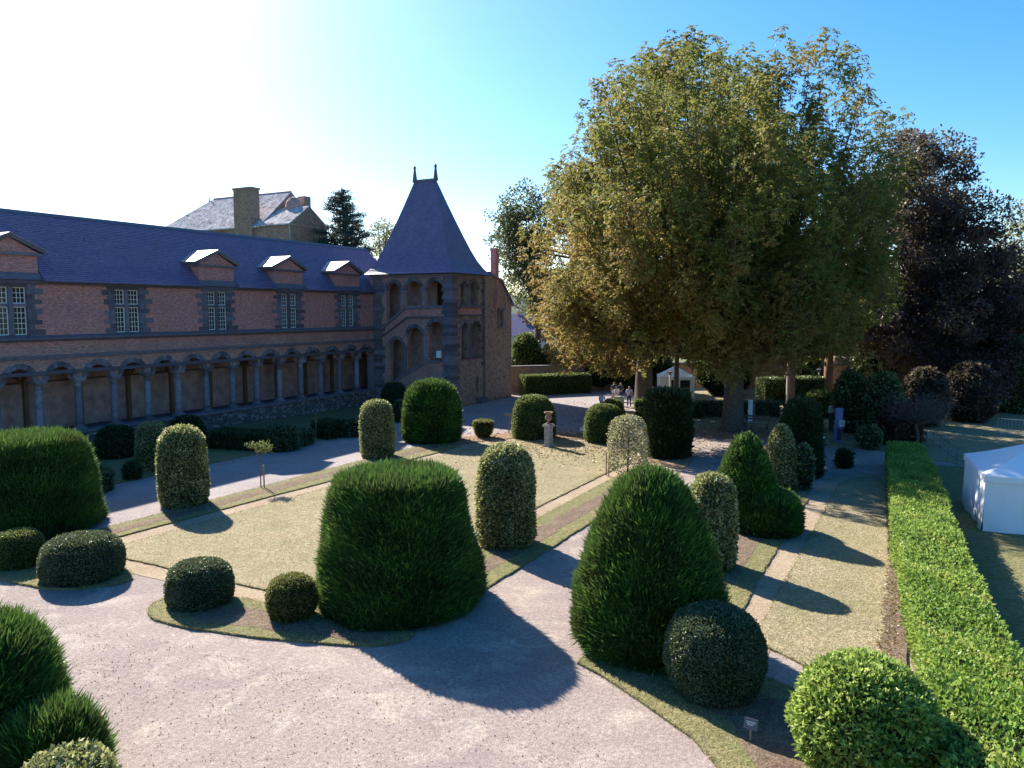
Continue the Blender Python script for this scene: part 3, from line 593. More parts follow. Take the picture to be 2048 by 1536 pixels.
# ================================================================== stair pavilion
T = thing('stair_pavilion', 'square stair pavilion with open arches and tall flared slate roof with two finials', 'tower', (4.2, 2.9, 0))
def build_pavilion():
    y0, y1, x1 = .2, 5.5, 8.3
    ups = [(1.5, 2.96, (7.3, 8.1), 10.68), (3.61, 5.23, 8.66, 10.77), (5.75, 7.47, 8.66, 10.77)]
    los = [(1.8, 3.21, (1.75, 2.5), 5.75), (3.69, 5.27, (2.85, 3.7), 6.78), (5.9, 7.48, 3.95, 7.31)]
    holed('south_wall', 'old_brick', None, [(-.35, -.1), (x1, -.1), (x1, 11.4), (-.35, 11.4)], [arch(*a) for a in ups + los], 'S', y0, .5)
    for a in ups + los: voussoirs(None, a[0], a[1], a[3], 'S', y0, 9, .3)
    ue = [(1.6, 2.75, 8.7, 10.78), (3.05, 4.6, 8.7, 10.82)]; le = [(1.7, 2.8, 4.1, 7.2), (3.2, 4.95, 4.1, 7.2)]
    holed('east_wall', 'rubble', None, [(y0 + .5, -.1), (y1, -.1), (y1, 11.4), (y0 + .5, 11.4)], [arch(*a) for a in ue + le] + [[(4.15, 1.0), (4.5, 1.0), (4.5, 2.35), (4.15, 2.35)]], 'E', x1, .5)
    for a in ue + le: voussoirs(None, a[0], a[1], a[3], 'E', x1, 7, .24)
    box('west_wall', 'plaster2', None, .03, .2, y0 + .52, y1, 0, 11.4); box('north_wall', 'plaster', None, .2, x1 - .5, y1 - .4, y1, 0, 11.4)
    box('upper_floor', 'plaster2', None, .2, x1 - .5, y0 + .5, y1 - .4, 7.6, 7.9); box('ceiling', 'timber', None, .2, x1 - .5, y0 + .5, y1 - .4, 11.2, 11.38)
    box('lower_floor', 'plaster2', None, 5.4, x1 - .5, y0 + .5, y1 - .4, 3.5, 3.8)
    box('spine_wall', 'plaster', None, .2, 6.2, y0 + 2.0, y0 + 2.25, 0, 7.6); box('spine_wall', 'plaster', None, .2, 5.4, y0 + 2.0, y0 + 2.25, 7.9, 11.2)
    for k in range(24):                              # flight of steps rising inside
        box('step', 'stone', None, .9 + k * .19, .9 + (k + 1) * .19, y0 + .5, y0 + 2.0, 1.0 + k * .1, 1.2 + k * .115)
    # raking and level mouldings on the front
    def rake(nm, pts, t, proud, mat='stone'):
        V = []
        for d in (-proud, .05):
            for a, b in pts: V.append((a, y0 + d, b))
            for a, b in pts[::-1]: V.append((a, y0 + d, b - t))
        k = len(pts) * 2; Fc = []
        for i in range(len(pts) - 1): Fc += [(i, k - 1 - i, k - 2 - i, i + 1), (i + k, i + 1 + k, k + k - 2 - i, k + k - 1 - i), (i, i + 1, i + 1 + k, i + k), (k - 1 - i, k + k - 1 - i, k + k - 2 - i, k - 2 - i)]
        Fc += [(0, k, 2 * k - 1, k - 1), (len(pts) - 1, len(pts), len(pts) + k, len(pts) - 1 + k)]
        mk(nm, V, Fc, mat, None)
    rake('raking_cornice', [(.9, 6.72), (1.28, 6.92), (3.5, 8.52), (7.45, 8.66)], .2, .16); rake('raking_moulding', [(.9, 6.0), (1.28, 6.2), (3.75, 7.72), (7.45, 7.74)], .16, .12)
    rake('raking_coping', [(1.0, 1.45), (1.5, 1.72), (5.8, 4.0), (7.45, 4.0)], .2, .14); box('wall_cornice', 'stone', None, .05, x1 + .12, y0 - .16, y0 + .01, 11.1, 11.32)
    rake('parapet_brick', [(1.15, 6.6), (3.55, 8.31), (7.45, 8.44)], .55, .035, 'brick')
    box('wall_cornice', 'stone', None, x1 - .01, x1 + .14, y0 - .15, y1, 11.1, 11.32)
    for z0, z1, p in ((8.48, 8.68, .14), (7.75, 7.9, .1), (7.35, 7.45, .06)): box('string_course', 'stone', None, x1 - .02, x1 + p, 1.45, y1 - .02, z0, z1)
    box('parapet_brick', 'brick', None, x1 - .02, x1 + .03, 1.5, 5.0, 7.9, 8.48); box('east_sill', 'stone', None, x1 - .4, x1 + .08, 1.6, 5.1, 3.98, 4.1)
    # colonnettes between the openings
    for (xx, za, zb) in ((3.28, 8.66, 9.9), (5.49, 8.66, 9.9), (3.45, 2.9, 5.1), (5.58, 4.0, 6.4)):
        MB().lathe([(.21, 0), (.21, .1), (.165, .14), (.15, zb - za - .25), (.17, zb - za - .2), (.24, zb - za - .05), (.24, zb - za)], (xx, y0 - .03, za), 12).build('colonnette', 'column_stone', None, True)
    for (yy, za, zb) in ((2.9, 8.7, 10.1), (3.0, 4.1, 6.5)):
        MB().lathe([(.2, 0), (.2, .1), (.14, .14), (.13, zb - za - .25), (.2, zb - za)], (x1 + .02, yy, za), 12).build('colonnette', 'column_stone', None, True)
    # corner quoins, long and short
    z = 0.0; k = 0
    while z < 11.05:
        h = random.uniform(.27, .38); a = (.78 if k % 2 else 1.0) * random.uniform(.95, 1.12); b = (1.15 if k % 2 else .8) * random.uniform(.95, 1.1)
        pr = .03 + random.uniform(0, .025); z2 = min(z + h, 11.09)
        MB().add([(x1 - a, y0 - pr, z), (x1 + pr, y0 - pr, z), (x1 + pr, y0 + b, z), (x1 - .25, y0 + b, z), (x1 - .25, y0 + .3, z), (x1 - a, y0 + .3, z),
                  (x1 - a, y0 - pr, z2 - .012), (x1 + pr, y0 - pr, z2 - .012), (x1 + pr, y0 + b, z2 - .012), (x1 - .25, y0 + b, z2 - .012), (x1 - .25, y0 + .3, z2 - .012), (x1 - a, y0 + .3, z2 - .012)],
                 [(5, 4, 3, 2, 1, 0), (6, 7, 8, 9, 10, 11)] + [(i, (i + 1) % 6, (i + 1) % 6 + 6, i + 6) for i in range(6)]).build('quoin', 'stone', None)
        if True: box('quoin', 'stone', None, .06, random.uniform(.9, 1.35), y0 - .03 - random.uniform(0, .02), y0 + .2, z + .006, z2 - .006)
        bb = .3 if k % 2 else .5
        if z > 3: box('quoin', 'stone', None, x1 - .2, x1 + .03 + random.uniform(0, .02), y1 - bb, y1 + .02, z + .006, z2 - .006)
        z += h; k += 1
    # roof: bell-cast between eave rectangle and short ridge
    ex0, ex1, ey0, ey1 = -.55, 8.85, -.4, 6.0; rx0, rx1, ry = 2.75, 5.0, 2.9
    lv = [(11.38, 1), (11.62, .93), (11.95, .85), (12.6, .74), (13.6, .615), (14.8, .485), (16.2, .34), (17.7, .19), (19.7, 0)]
    lev = []
    for (za, a), (zb, b) in zip(lv[:-1], lv[1:]):
        k = max(1, int((zb - za) / .16))
        for i in range(k): f = i / k; lev.append((za + (zb - za) * f, a + (b - a) * f))
    lev.append(lv[-1]); V = []; Fc = []
    def ring(z, a, o=0): return [(rx0 + (ex0 - rx0) * a - o, ry + (ey0 - ry) * a - o, z), (rx1 + (ex1 - rx1) * a + o, ry + (ey0 - ry) * a - o, z), (rx1 + (ex1 - rx1) * a + o, ry + (ey1 - ry) * a + o, z), (rx0 + (ex0 - rx0) * a - o, ry + (ey1 - ry) * a + o, z)]
    for (z, a), (z2, a2) in zip(lev[:-1], lev[1:]):
        o = len(V); V += ring(z, a, .016) + ring(z2, a2, 0) + ring(z, a, -.02)
        for j in range(4): Fc.append((o + j, o + (j + 1) % 4, o + 4 + (j + 1) % 4, o + 4 + j)); Fc.append((o + 8 + j, o + 8 + (j + 1) % 4, o + (j + 1) % 4, o + j))
    o = len(V); V += ring(11.36, 1, .01); Fc.append((o + 3, o + 2, o + 1, o)); mk('roof', V, Fc, 'slate', None)
    box('ridge_cap', 'lead', None, rx0 - .1, rx1 + .1, ry - .1, ry + .1, 19.55, 19.78)
    for xx in (rx0 + .02, rx1 - .02): MB().lathe([(.24, 0), (.17, .5), (.11, 1.0), (.1, 1.16), (.15, 1.24), (.1, 1.34), (.03, 1.42)], (xx, ry, 19.6), 8).build('finial', 'lead', None)
    # the rubble end beyond the pavilion
    holed('rubble_end_wall', 'rubble', None, [(y1, -.1), (10.8, -.1), (10.8, 9.0), (8.7, 10.95), (7.1, 11.4), (y1, 11.4)], [[(8.15, 6.75), (8.85, 6.75), (8.85, 8.15), (8.15, 8.15)]], 'E', x1 - .02, .5)
    w = thing('window', None, None); casement(w, 8.17, 8.83, 6.78, 8.12, x1 - .2, 2, 4); box('window_hood', 'stone', w, x1 - .1, x1 + .22, 7.95, 9.1, 8.2, 8.42); box('window_sill', 'stone', w, x1 - .3, x1 + .12, 8.0, 9.0, 6.62, 6.74)
    for s in (8.0, 8.86): box('window_jamb', 'stone', w, x1 - .2, x1 + .06, s, s + .14, 6.75, 8.2)
    MB().box(-7.6, x1 - .53, 10.35, 10.8, 0, 9).build('rear_wall', 'rubble', None)
    MB().add([(x1 + .2, 11.1, 8.75), (x1 + .2, 8.7, 11.08), (x1 + .2, 6.3, 11.75), (-7.6, 6.3, 11.75), (-7.6, 8.7, 11.08), (-7.6, 11.1, 8.75), (x1 + .2, 11.1, 8.65), (x1 + .2, 8.7, 10.97), (x1 + .2, 6.3, 11.6), (-7.6, 6.3, 11.6), (-7.6, 8.7, 10.97), (-7.6, 11.1, 8.65)],
             [(0, 1, 4, 5), (1, 2, 3, 4), (6, 11, 10, 7), (7, 10, 9, 8), (0, 6, 7, 1), (1, 7, 8, 2)]).build('rear_roof', 'slate', None)
    MB().box(x1 - .5, x1 + .03, 7.62, 8.24, 10.2, 13.75).box(x1 - .55, x1 + .08, 7.57, 8.29, 13.75, 13.92).build('chimney', 'brick', None)
    MB().tube([(x1 + .02, 7.9, 10.2), (x1 + .02, 7.75, 9.2), (x1 + .02, 7.6, 8.0)], [.34, .3, .1], 4).build('brick_flue', 'brick', None)
    box('doorway_block', 'stone', None, x1 - .2, x1 + .5, 4.2, 5.3, -.05, .45)
    MB().tube([(x1 + .1, 5.45, .1), (x1 + .1, 5.45, 11.0)], .06, 8).build('drain_pipe', 'lead', None)
under(T, build_pavilion)
o = thing('notice_board', 'small pale notice board standing in the lower pavilion arch', 'notice board', (7.05, .05, 3.98))
box('board', 'white', o, -.25, .25, -.03, .02, .25, .85); box('leg', 'dark_metal', o, -.2, -.15, -.025, .015, 0, .26); box('leg', 'dark_metal', o, .15, .2, -.025, .015, 0, .26)

# ================================================================== clipped shrubs
YEW = dict(mat='yew', style='yew', L=.14, Wd=.0155)
bush('clipped_yew', 'huge flat topped yew cone on the turf corner beside the small yellow box ball', 'topiary', fit(632, 968, 945, 1255), 'trunc', dens=2600, amp=.065, **YEW)
bush('clipped_yew', 'broad flat topped yew behind the two low box mounds beside the shaded path', 'topiary', fit(-75, 200, 872, 1088), 'trunc', dens=1700, amp=.06, **YEW)
bush('clipped_yew', 'dark dome of yew in front of the stair pavilion', 'topiary', fit(806, 922, 762, 890), 'dome', mat='yew', style='yew', L=.17, Wd=.03, dens=900, amp=.03)
bush('clipped_yew', 'tall egg shaped yew cone rising behind the large box ball', 'topiary', fit(1140, 1452, 938, 1345), 'egg', dens=2600, amp=.06, **YEW)
x, y, r, h = fit(1455, 1600, 960, 1080); hh = float(at(1492, 868, depth_of((x, y, 0)))[2]); hl = float(at(1492, 985, depth_of((x, y, 0)))[2])
bush('clipped_yew', 'two tiered yew, a pointed cone on a wide round base', 'topiary', (x, y, r, hh), None, 'yew', 'yew', dens=1900, L=.11, Wd=.026, parts=[('lower_tier', 'pillow', r, hl + .1, 0), ('upper_tier', 'cone', 1.12, hh - hl + .55, hl - .55, (-.72, .0, 0))])
bush('clipped_yew', 'black green square topped yew pillar behind the see-through variegated shrub', 'topiary', fit(1289, 1380, 782, 920), 'block', mat='yew_dark', style='yew', dens=560, L=.16, Wd=.05)
bush('clipped_yew', 'dark tapering yew pillar beside the blue information panel', 'topiary', fit(1556, 1642, 803, 958), 'taper', mat='yew_dark', style='yew', dens=560, L=.16, Wd=.05)
p = at(-70, 1600, 13.4)
bush('clipped_yew', 'large bristling yew cut by the frame beside the gravel court', 'topiary', (p[0], p[1], 1.62, 2.62), 'dome', dens=3600, amp=.05, mat='yew', style='yew', L=.16, Wd=.014)
p = at(112, 1600, 12.6)
bush('clipped_yew', 'small shaggy yew lump growing against the bristling yew', 'topiary', (p[0], p[1], .8, 1.42), 'dome', dens=3800, amp=.07, mat='yew', style='yew', L=.16, Wd=.014)
HOL = dict(mat='holly', style='leaf', L=.1, Wd=.062, core='core_brown')
g_ = 'variegated columns along the lawn'
bush('variegated_column', 'round headed variegated column beside the staked sapling', 'topiary', fit(322, 416, 852, 1020), 'column', dens=1100, amp=.04, group=g_, **HOL)
bush('variegated_column', 'variegated column next to the dark dome of yew', 'topiary', fit(721, 789, 800, 920), 'column', dens=950, amp=.04, group=g_, **HOL)
bush('variegated_column', 'tall variegated column right behind the huge flat topped yew', 'topiary', fit(953, 1071, 890, 1105), 'column', dens=1200, amp=.04, group=g_, **HOL)
bush('variegated_column', 'variegated column half hidden by the tall egg shaped yew', 'topiary', fit(1372, 1470, 948, 1150), 'column', dens=1200, amp=.06, group=g_, **HOL)
bush('variegated_column', 'greyish variegated cone between the two tiered yew and the tapering yew pillar', 'topiary', fit(1520, 1598, 848, 985), 'egg', dens=900, amp=.05, group=g_, **HOL)
bush('variegated_column', 'shaded variegated column on the bed below the arcade', 'topiary', fit(276, 340, 843, 945), 'column', dens=900, amp=.04, group=g_, **HOL)
p = at(135, 1620, 10.6)
bush('variegated_shrub', 'pale edged variegated shrub peeping up in front of the shaggy yew lump', 'shrub', (p[0], p[1], .8, 1.85), 'dome', dens=900, L=.09, Wd=.06, mat='holly', style='leaf', amp=.08, core='core_brown')
# see-through variegated shrub on a stem
x, y, r, h = fit(1213, 1297, 832, 962)
o = thing('variegated_standard', 'thin see-through variegated shrub on a bare stem with stakes', 'shrub', (x, y, 0))
P, N_ = surf(PROF['column'], r, h - .35, 5200, .06, 1, .35); P = P * np.c_[R.uniform(.5, 1, (5200, 2)) ** .5, np.ones(5200)]
leaves('foliage', P, R.normal(size=P.shape) + N_ * .4, R.uniform(.07, .13, len(P)), .07, 'holly_pale', o)
m = MB().tube([(0, 0, 0), (.02, 0, 1.2), (0, .02, h - .4)], [.06, .05, .02], 7)
for k in range(26):
    a = k * 2.4; z = .7 + (h - 1.4) * k / 26; m.tube([(0, 0, z), (r * .8 * math.cos(a), r * .8 * math.sin(a), z + .5)], [.02, .008], 4)
m.build('stem', 'bark', o); MB().tube([(-1.05, -.2, 0), (-1.05, -.2, 1.25)], .035, 6).build('stake', 'wood', o); MB().tube([(-.8, -.5, 0), (-.8, -.5, 1.1)], .03, 6).build('stake', 'wood', o)
BX = dict(style='leaf', L=.05, Wd=.032)
bush('box_mound', 'dull olive box mound at the foot of the broad yew', 'topiary', fit(-8, 88, 1060, 1145), 'pillow', 'box_green', dens=2400, amp=.03, **BX)
bush('box_mound', 'low loaf shaped box mound on the rounded turf tip', 'topiary', fit(88, 246, 1070, 1178), 'pillow', 'box', dens=2600, amp=.03, **BX)
bush('box_mound', 'dark glossy box mound on the turf island near its tip', 'topiary', fit(336, 468, 1122, 1228), 'pillow', 'box', dens=2900, amp=.03, **BX)
bush('box_mound', 'small yellowish box ball touching the huge flat topped yew', 'topiary', fit(532, 637, 1150, 1254), 'ball', 'box_yellow', dens=2800, amp=.03, **BX)
bush('box_mound', 'large blue green box ball casting shade on the small slate sign', 'topiary', fit(1323, 1530, 1215, 1430), 'ball', 'box', dens=3400, amp=.02, style='leaf', L=.046, Wd=.034)
p = at(1718, 1650, 12.9)
bush('laurel_bush', 'bright yellow green laurel bush beside the clipped hedge', 'shrub', (p[0], p[1], 1.22, 2.2), 'shrub', 'laurel', 'leaf', dens=1500, L=.115, Wd=.05, amp=.06, core='core_brown')
bush('box_mound', 'sunlit green box dome behind the urn', 'topiary', fit(1023, 1111, 790, 882), 'dome', 'box_green', dens=900, amp=.03, style='leaf', L=.09, Wd=.06)
bush('box_mound', 'leaning green box dome behind the see-through variegated shrub', 'topiary', fit(1168, 1250, 808, 890), 'dome', 'box_green', dens=900, amp=.06, style='leaf', L=.09, Wd=.06)
bush('box_mound', 'yellow green box lump joined behind the leaning box dome', 'topiary', fit(1200, 1250, 797, 868), 'dome', 'box_yellow', dens=800, amp=.06, style='leaf', L=.09, Wd=.06)
bush('box_mound', 'small pot shaped yellow bush beside the dark dome of yew', 'topiary', fit(946, 987, 840, 878), 'pot', 'box_yellow', dens=900, amp=.06, style='leaf', L=.09, Wd=.055)
bush('round_shrub', 'small teal green round shrub between the grey cone and the tapering yew pillar', 'shrub', fit(1585, 1625, 888, 985), 'shrub', 'shrub', 'leaf', dens=500, L=.14, Wd=.08, amp=.1)
bush('round_shrub', 'bright arching green shrub behind the tapering yew pillar', 'shrub', fit(1605, 1668, 782, 838), 'dome', 'box_green', 'leaf', dens=420, L=.14, Wd=.08, amp=.08)
bush('round_shrub', 'green box cube at the foot of the thick tree by the visitors', 'shrub', fit(1271, 1300, 798, 822), 'block', 'box_green', 'leaf', dens=420, L=.13, Wd=.08, sqz=6)
bush('round_shrub', 'round green shrub peeping out left of the black green yew pillar', 'shrub', fit(1270, 1310, 815, 850), 'dome', 'box_green', 'leaf', dens=420, L=.13, Wd=.08)
bush('round_shrub', 'low green shrub right of the black green yew pillar', 'shrub', fit(1372, 1402, 805, 838), 'dome', 'box_green', 'leaf', dens=420, L=.13, Wd=.08, amp=.1)
bush('round_shrub', 'tiny box ball at the kerb of the dry lawn under the chestnut', 'shrub', fit(1392, 1408, 822, 838), 'ball', 'box_green', 'leaf', dens=420, L=.12, Wd=.08, amp=.1)
bush('round_shrub', 'dusty teal shrub beside the far end of the clipped hedge', 'shrub', fit(1712, 1764, 850, 902), 'shrub', 'shrub', 'leaf', dens=420, L=.15, Wd=.08, amp=.1)
bush('round_shrub', 'small dark upright shrub on the shaded gravel before the information panel', 'shrub', fit(1672, 1702, 900, 938), 'column', 'yew_dark', 'yew', dens=420, L=.15, Wd=.05, amp=.1)
# the shaded bed below the arcade
sg = 'shaded shrubs below the arcade'
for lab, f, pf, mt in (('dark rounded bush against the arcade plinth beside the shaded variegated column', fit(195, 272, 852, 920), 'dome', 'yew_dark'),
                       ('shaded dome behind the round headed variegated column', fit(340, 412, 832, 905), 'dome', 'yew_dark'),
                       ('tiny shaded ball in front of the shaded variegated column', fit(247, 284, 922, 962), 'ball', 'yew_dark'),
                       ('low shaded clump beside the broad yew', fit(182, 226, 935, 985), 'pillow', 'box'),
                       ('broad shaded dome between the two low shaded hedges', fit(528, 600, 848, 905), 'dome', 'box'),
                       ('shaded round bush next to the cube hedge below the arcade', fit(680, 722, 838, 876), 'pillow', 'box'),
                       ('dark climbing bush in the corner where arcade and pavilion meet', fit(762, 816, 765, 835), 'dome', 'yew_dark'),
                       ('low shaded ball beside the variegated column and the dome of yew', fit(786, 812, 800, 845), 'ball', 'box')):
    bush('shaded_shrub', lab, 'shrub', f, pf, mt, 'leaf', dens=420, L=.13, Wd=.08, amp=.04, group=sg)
def hedge(name, label, pts, h, mat, dens, L, Wd, group=None, zf=None, lump=.06):
    """clipped hedge on a footprint strip: pts = [(xl,xr,y)...]"""
    o = thing(name, label, 'hedge', (0, 0, 0), 0, group); P_, N2 = [], []; V, Fc = [], []
    for (a, b) in zip(pts[:-1], pts[1:]):
        ln = abs(b[2] - a[2])
        def strip(n, top, side=0):
            t = R.random(n); l = a[0] + (b[0] - a[0]) * t; r = a[1] + (b[1] - a[1]) * t; yy = a[2] + (b[2] - a[2]) * t
            lum = lump * (np.sin(yy * 1.1) + np.sin(yy * 2.7 + 1) * .6 + np.sin(yy * 5.3) * .3)
            if top: s = R.random(n); x_ = l + (r - l) * s; z_ = h + lum * .8 - .10 * (np.abs(s - .5) * 2) ** 6; nn = np.tile([0, 0, 1.0], (n, 1)) + np.c_[(s - .5) ** 5 * 8, np.zeros((n, 2))]
            else: z_ = R.random(n) * h; x_ = (l - lum * .6) if side < 0 else (r + lum * .6); nn = np.tile([side * 1.0, 0, 0], (n, 1))
            P_.append(np.c_[x_, yy, z_]); N2.append(nn)
        wdt = (a[1] - a[0] + b[1] - b[0]) / 2
        strip(int(ln * wdt * dens), True); strip(int(ln * h * dens * .8), False, -1); strip(int(ln * h * dens * .8), False, 1)
    for l, r, yy in (pts[0], pts[-1]):
        n = int((r - l) * h * dens * .8); P_.append(np.c_[l + (r - l) * R.random(n), np.full(n, yy), R.random(n) * h]); N2.append(np.tile([0, -1.0 if yy == pts[0][2] else 1.0, 0], (n, 1)))
    P = np.vstack(P_); N_ = np.vstack(N2); n = len(P); Ls = L * R.uniform(.65, 1.35, n)
    patch = .5 + .5 * np.sin(P[:, 1] * .9 + np.sin(P[:, 0] * 2.4) * .9) * np.sin(P[:, 1] * 2.3 + P[:, 0] * 3)
    leaves('foliage', P - N_ * (R.random((n, 1)) ** 2 * L * 2) + R.normal(size=(n, 3)) * L * .2, N_ * .3 + R.normal(size=(n, 3)) * .75 + np.array([0, 0, .1]), Ls, Wd * Ls / L, mat, o, R.random(n) * .55 + patch * .45, .18)
    i = .1
    for l, r, yy in pts: V += [(l + i, yy, 0), (l + i, yy, h - .1), (r - i, yy, h - .1), (r - i, yy, 0)]
    k = len(pts)
    for q in range(k - 1):
        for j in range(3): Fc.append((4 * q + j, 4 * q + j + 1, 4 * q + 5 + j, 4 * q + 4 + j))
    Fc += [(0, 1, 2, 3), (4 * k - 1, 4 * k - 2, 4 * k - 3, 4 * k - 4)]; mk('dark_core', V, Fc, 'core_brown', o); return o  # solid dark filler body behind the hedge leaves
hedge('clipped_hedge', 'long wide flat topped green hedge running beside the dry side lawn', [(44.15, 46.3, -50), (44.1, 46.1, -41), (43.9, 45.75, -38), (43.5, 45.2, -34), (42.9, 44.7, -27), (42.45, 44.3, -19), (41.95, 43.6, -9.5)], 1.25, 'hedge', 900, .1, .054)
def px_hedge(name, label, x0, x1, yb, h, wid, mat='yew_dark', group=None):
    a, b = gp(x0, yb[0]), gp(x1, yb[1]); o = thing(name, label, 'hedge', (a[0], a[1], 0), math.atan2(b[1] - a[1], b[0] - a[0]), group); L_ = float(np.hypot(*(b - a)[:2]))
    n = int((L_ * wid + 2 * h * (L_ + wid)) * 330); P = np.c_[R.random(n) * L_, R.random(n) * wid, R.random(n) * h]; f = R.random(n); tot = L_ * wid + 2 * h * (L_ + wid); c1 = L_ * wid / tot; c2 = c1 + 2 * h * L_ / tot
    N_ = np.zeros((n, 3)); s = np.where(R.random(n) < .5, 0, 1)
    t = f < c1; P[t, 2] = h; N_[t, 2] = 1; t = (f >= c1) & (f < c2); P[t, 1] = s[t] * wid; N_[t, 1] = s[t] * 2 - 1; t = f >= c2; P[t, 0] = s[t] * L_; N_[t, 0] = s[t] * 2 - 1
    leaves('foliage', P + R.normal(size=P.shape) * .03, N_ * .4 + R.normal(size=P.shape) * .7, R.uniform(.1, .18, n), .08, mat, o); box('dark_core', 'core', o, .06, L_ - .06, .06, wid - .06, 0, h - .05); return o  # plain dark block fills the hedge inside its leaves
hg = 'low clipped hedges below the arcade'
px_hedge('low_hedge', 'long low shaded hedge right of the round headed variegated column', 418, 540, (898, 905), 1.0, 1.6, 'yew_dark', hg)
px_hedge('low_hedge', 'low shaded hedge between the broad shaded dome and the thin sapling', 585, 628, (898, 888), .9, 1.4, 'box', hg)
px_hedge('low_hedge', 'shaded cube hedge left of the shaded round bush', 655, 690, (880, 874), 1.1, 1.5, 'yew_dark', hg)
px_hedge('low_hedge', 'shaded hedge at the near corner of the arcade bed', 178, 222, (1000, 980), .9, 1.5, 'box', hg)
px_hedge('boundary_hedge', 'clipped dark hedge in front of the low stone boundary wall', 1052, 1182, (792, 786), 1.9, 1.6, 'box_green')
px_hedge('boundary_hedge', 'dark low hedge behind the bench under the chestnut', 1395, 1560, (835, 835), 1.15, 1.0, 'box')
px_hedge('boundary_hedge', 'green hedge behind the lamp posts', 1530, 1650, (808, 804), 2.2, 1.5, 'shrub')

# ================================================================== trees
def in_ell(p, ells): return any(((p - np.array(c)) / np.array(s)) @ ((p - np.array(c)) / np.array(s)) < 1 for c, s in ells)
def tree(name, label, base, ells, trunk_r, fork, nclump, per, mat, leaf=(.26, .11), kind='palm', cr=(.9, 1.7), bark='bark', zmin=1.5, group=None, limbs=36, lean=(0, 0), hollow=.55, cat='tree', mat2=None, leaders=0, stretch=.75):
    b = np.array([base[0], base[1], 0.0]); o = thing(name, label, cat, tuple(b), 0, group); wts = np.array([np.prod(s) ** .4 for c, s in ells]); wts /= wts.sum(); cl = []
    while len(cl) < nclump:
        c, s = ells[R.choice(len(ells), p=wts)]; d = R.normal(size=3); d /= np.linalg.norm(d); rr = hollow + (1 - hollow) * R.random() ** .6; q = np.array(c) + d * np.array(s) * rr
        if q[2] < zmin: continue
        cl.append(q)
    ld = []; hub = np.array([lean[0], lean[1], fork])
    while len(ld) < leaders:                         # upright boughs that fan out of the fork, clothed in foliage
        c, sz = ells[R.choice(len(ells), p=wts)]; d = R.normal(size=3); d /= np.linalg.norm(d); e = np.array(c) + d * np.array(sz) * R.uniform(.76, .98)
        if e[2] < fork + 2.5: continue
        t = np.linspace(0, 1, 9)[:, None]; v = e - hub; path = hub + np.c_[v[:2] * t ** .62, v[2] * t ** 1.25] + R.normal(size=(9, 3)) * .12 * (t > 0) * (t < 1); ld.append(path)
        k = int(np.linalg.norm(v) * .62 / .85)
        for q in np.linspace(.38, 1, max(2, k)): i = min(int(q * 8), 7); cl.append(path[i] + (path[i + 1] - path[i]) * (q * 8 - i) + R.normal(size=3) * .3)
    cl = np.array(cl)
    m = MB(); top = np.array([lean[0], lean[1], fork]); m.tube([(0, 0, -.1), (0, 0, .35), (lean[0] * .3, lean[1] * .3, fork * .4), tuple(top)], [trunk_r * 1.6, trunk_r * 1.15, trunk_r, trunk_r * .9], 12)
    m.build('trunk', bark, o, True); m = MB(); zt = cl[:, 2].max() - 0
    lead = np.array([lean[0], lean[1], fork]); spine = [lead + (np.array([np.mean(cl[:, 0]) , np.mean(cl[:, 1]), zt * .8]) - lead) * t for t in np.linspace(0, 1, 6)]
    m.tube([tuple(s + R.normal(size=3) * .15 * (i > 0)) for i, s in enumerate(spine)], list(np.linspace(trunk_r * .85, .05, 6)), 8)
    for q in cl[R.choice(len(cl), min(limbs, len(cl)), replace=False)]:
        t = np.clip((q[2] - fork) / (zt - fork) * .75 - .05, 0, .85); k = t * 5; i = int(k); s0 = spine[i] + (spine[min(i + 1, 5)] - spine[i]) * (k - i); mid = (s0 + q) / 2 + np.array([0, 0, .08 * np.linalg.norm(q - s0)]) + R.normal(size=3) * .25
        r0 = trunk_r * (.42 - .36 * t); m.tube([tuple(s0), tuple((s0 + mid) / 2 + np.array([0, 0, .1])), tuple(mid), tuple(q)], [r0, r0 * .75, r0 * .5, .03], 6)
        for e in range(3): tq = q + np.clip(R.normal(size=3), -1, 1) * np.array([.8, .8, .5]); m.tube([tuple(mid), tuple((mid + tq) / 2 + R.normal(size=3) * .15), tuple(tq)], [r0 * .4, r0 * .25, .015], 5)
    for path in ld: m.tube([tuple(q) for q in path], list(np.linspace(trunk_r * .3, .03, 9)), 6)
    m.build('branches', bark, o, True)
    rad = R.uniform(*cr, len(cl)); idx = np.repeat(np.arange(len(cl)), per); d = unit(R.normal(size=(len(idx), 3))); P = cl[idx] + d * (rad[idx] * (.35 + .65 * R.random(len(idx)) ** .5))[:, None] * np.array([1, 1, stretch])
    ok = P[:, 2] > zmin * .55; P, d, idx = P[ok], d[ok], idx[ok]; n = len(P); tone = (R.random(len(cl)) * .58)[idx]
    if kind == 'palm':                               # five leaflets spread from one stalk
        A = R.random(n) * 6.28; PP, DD, RN = [], [], []
        tilt = unit(d * .6 + np.array([0, 0, .55]) + R.normal(size=(n, 3)) * .3); e1 = unit(np.cross(tilt, R.normal(size=(n, 3)))); e2 = np.cross(tilt, e1)
        for k in range(5): ang = A + (k - 2) * 1.05; DD.append(e1 * np.cos(ang)[:, None] + e2 * np.sin(ang)[:, None] - np.array([0, 0, .42])); PP.append(P); RN.append(tone + R.random(n) * .42)
        P, D, rn = np.vstack(PP), np.vstack(DD), np.concatenate(RN)
    else: D = d * .5 + R.normal(size=(n, 3)) * .8; rn = tone + R.random(n) * .5
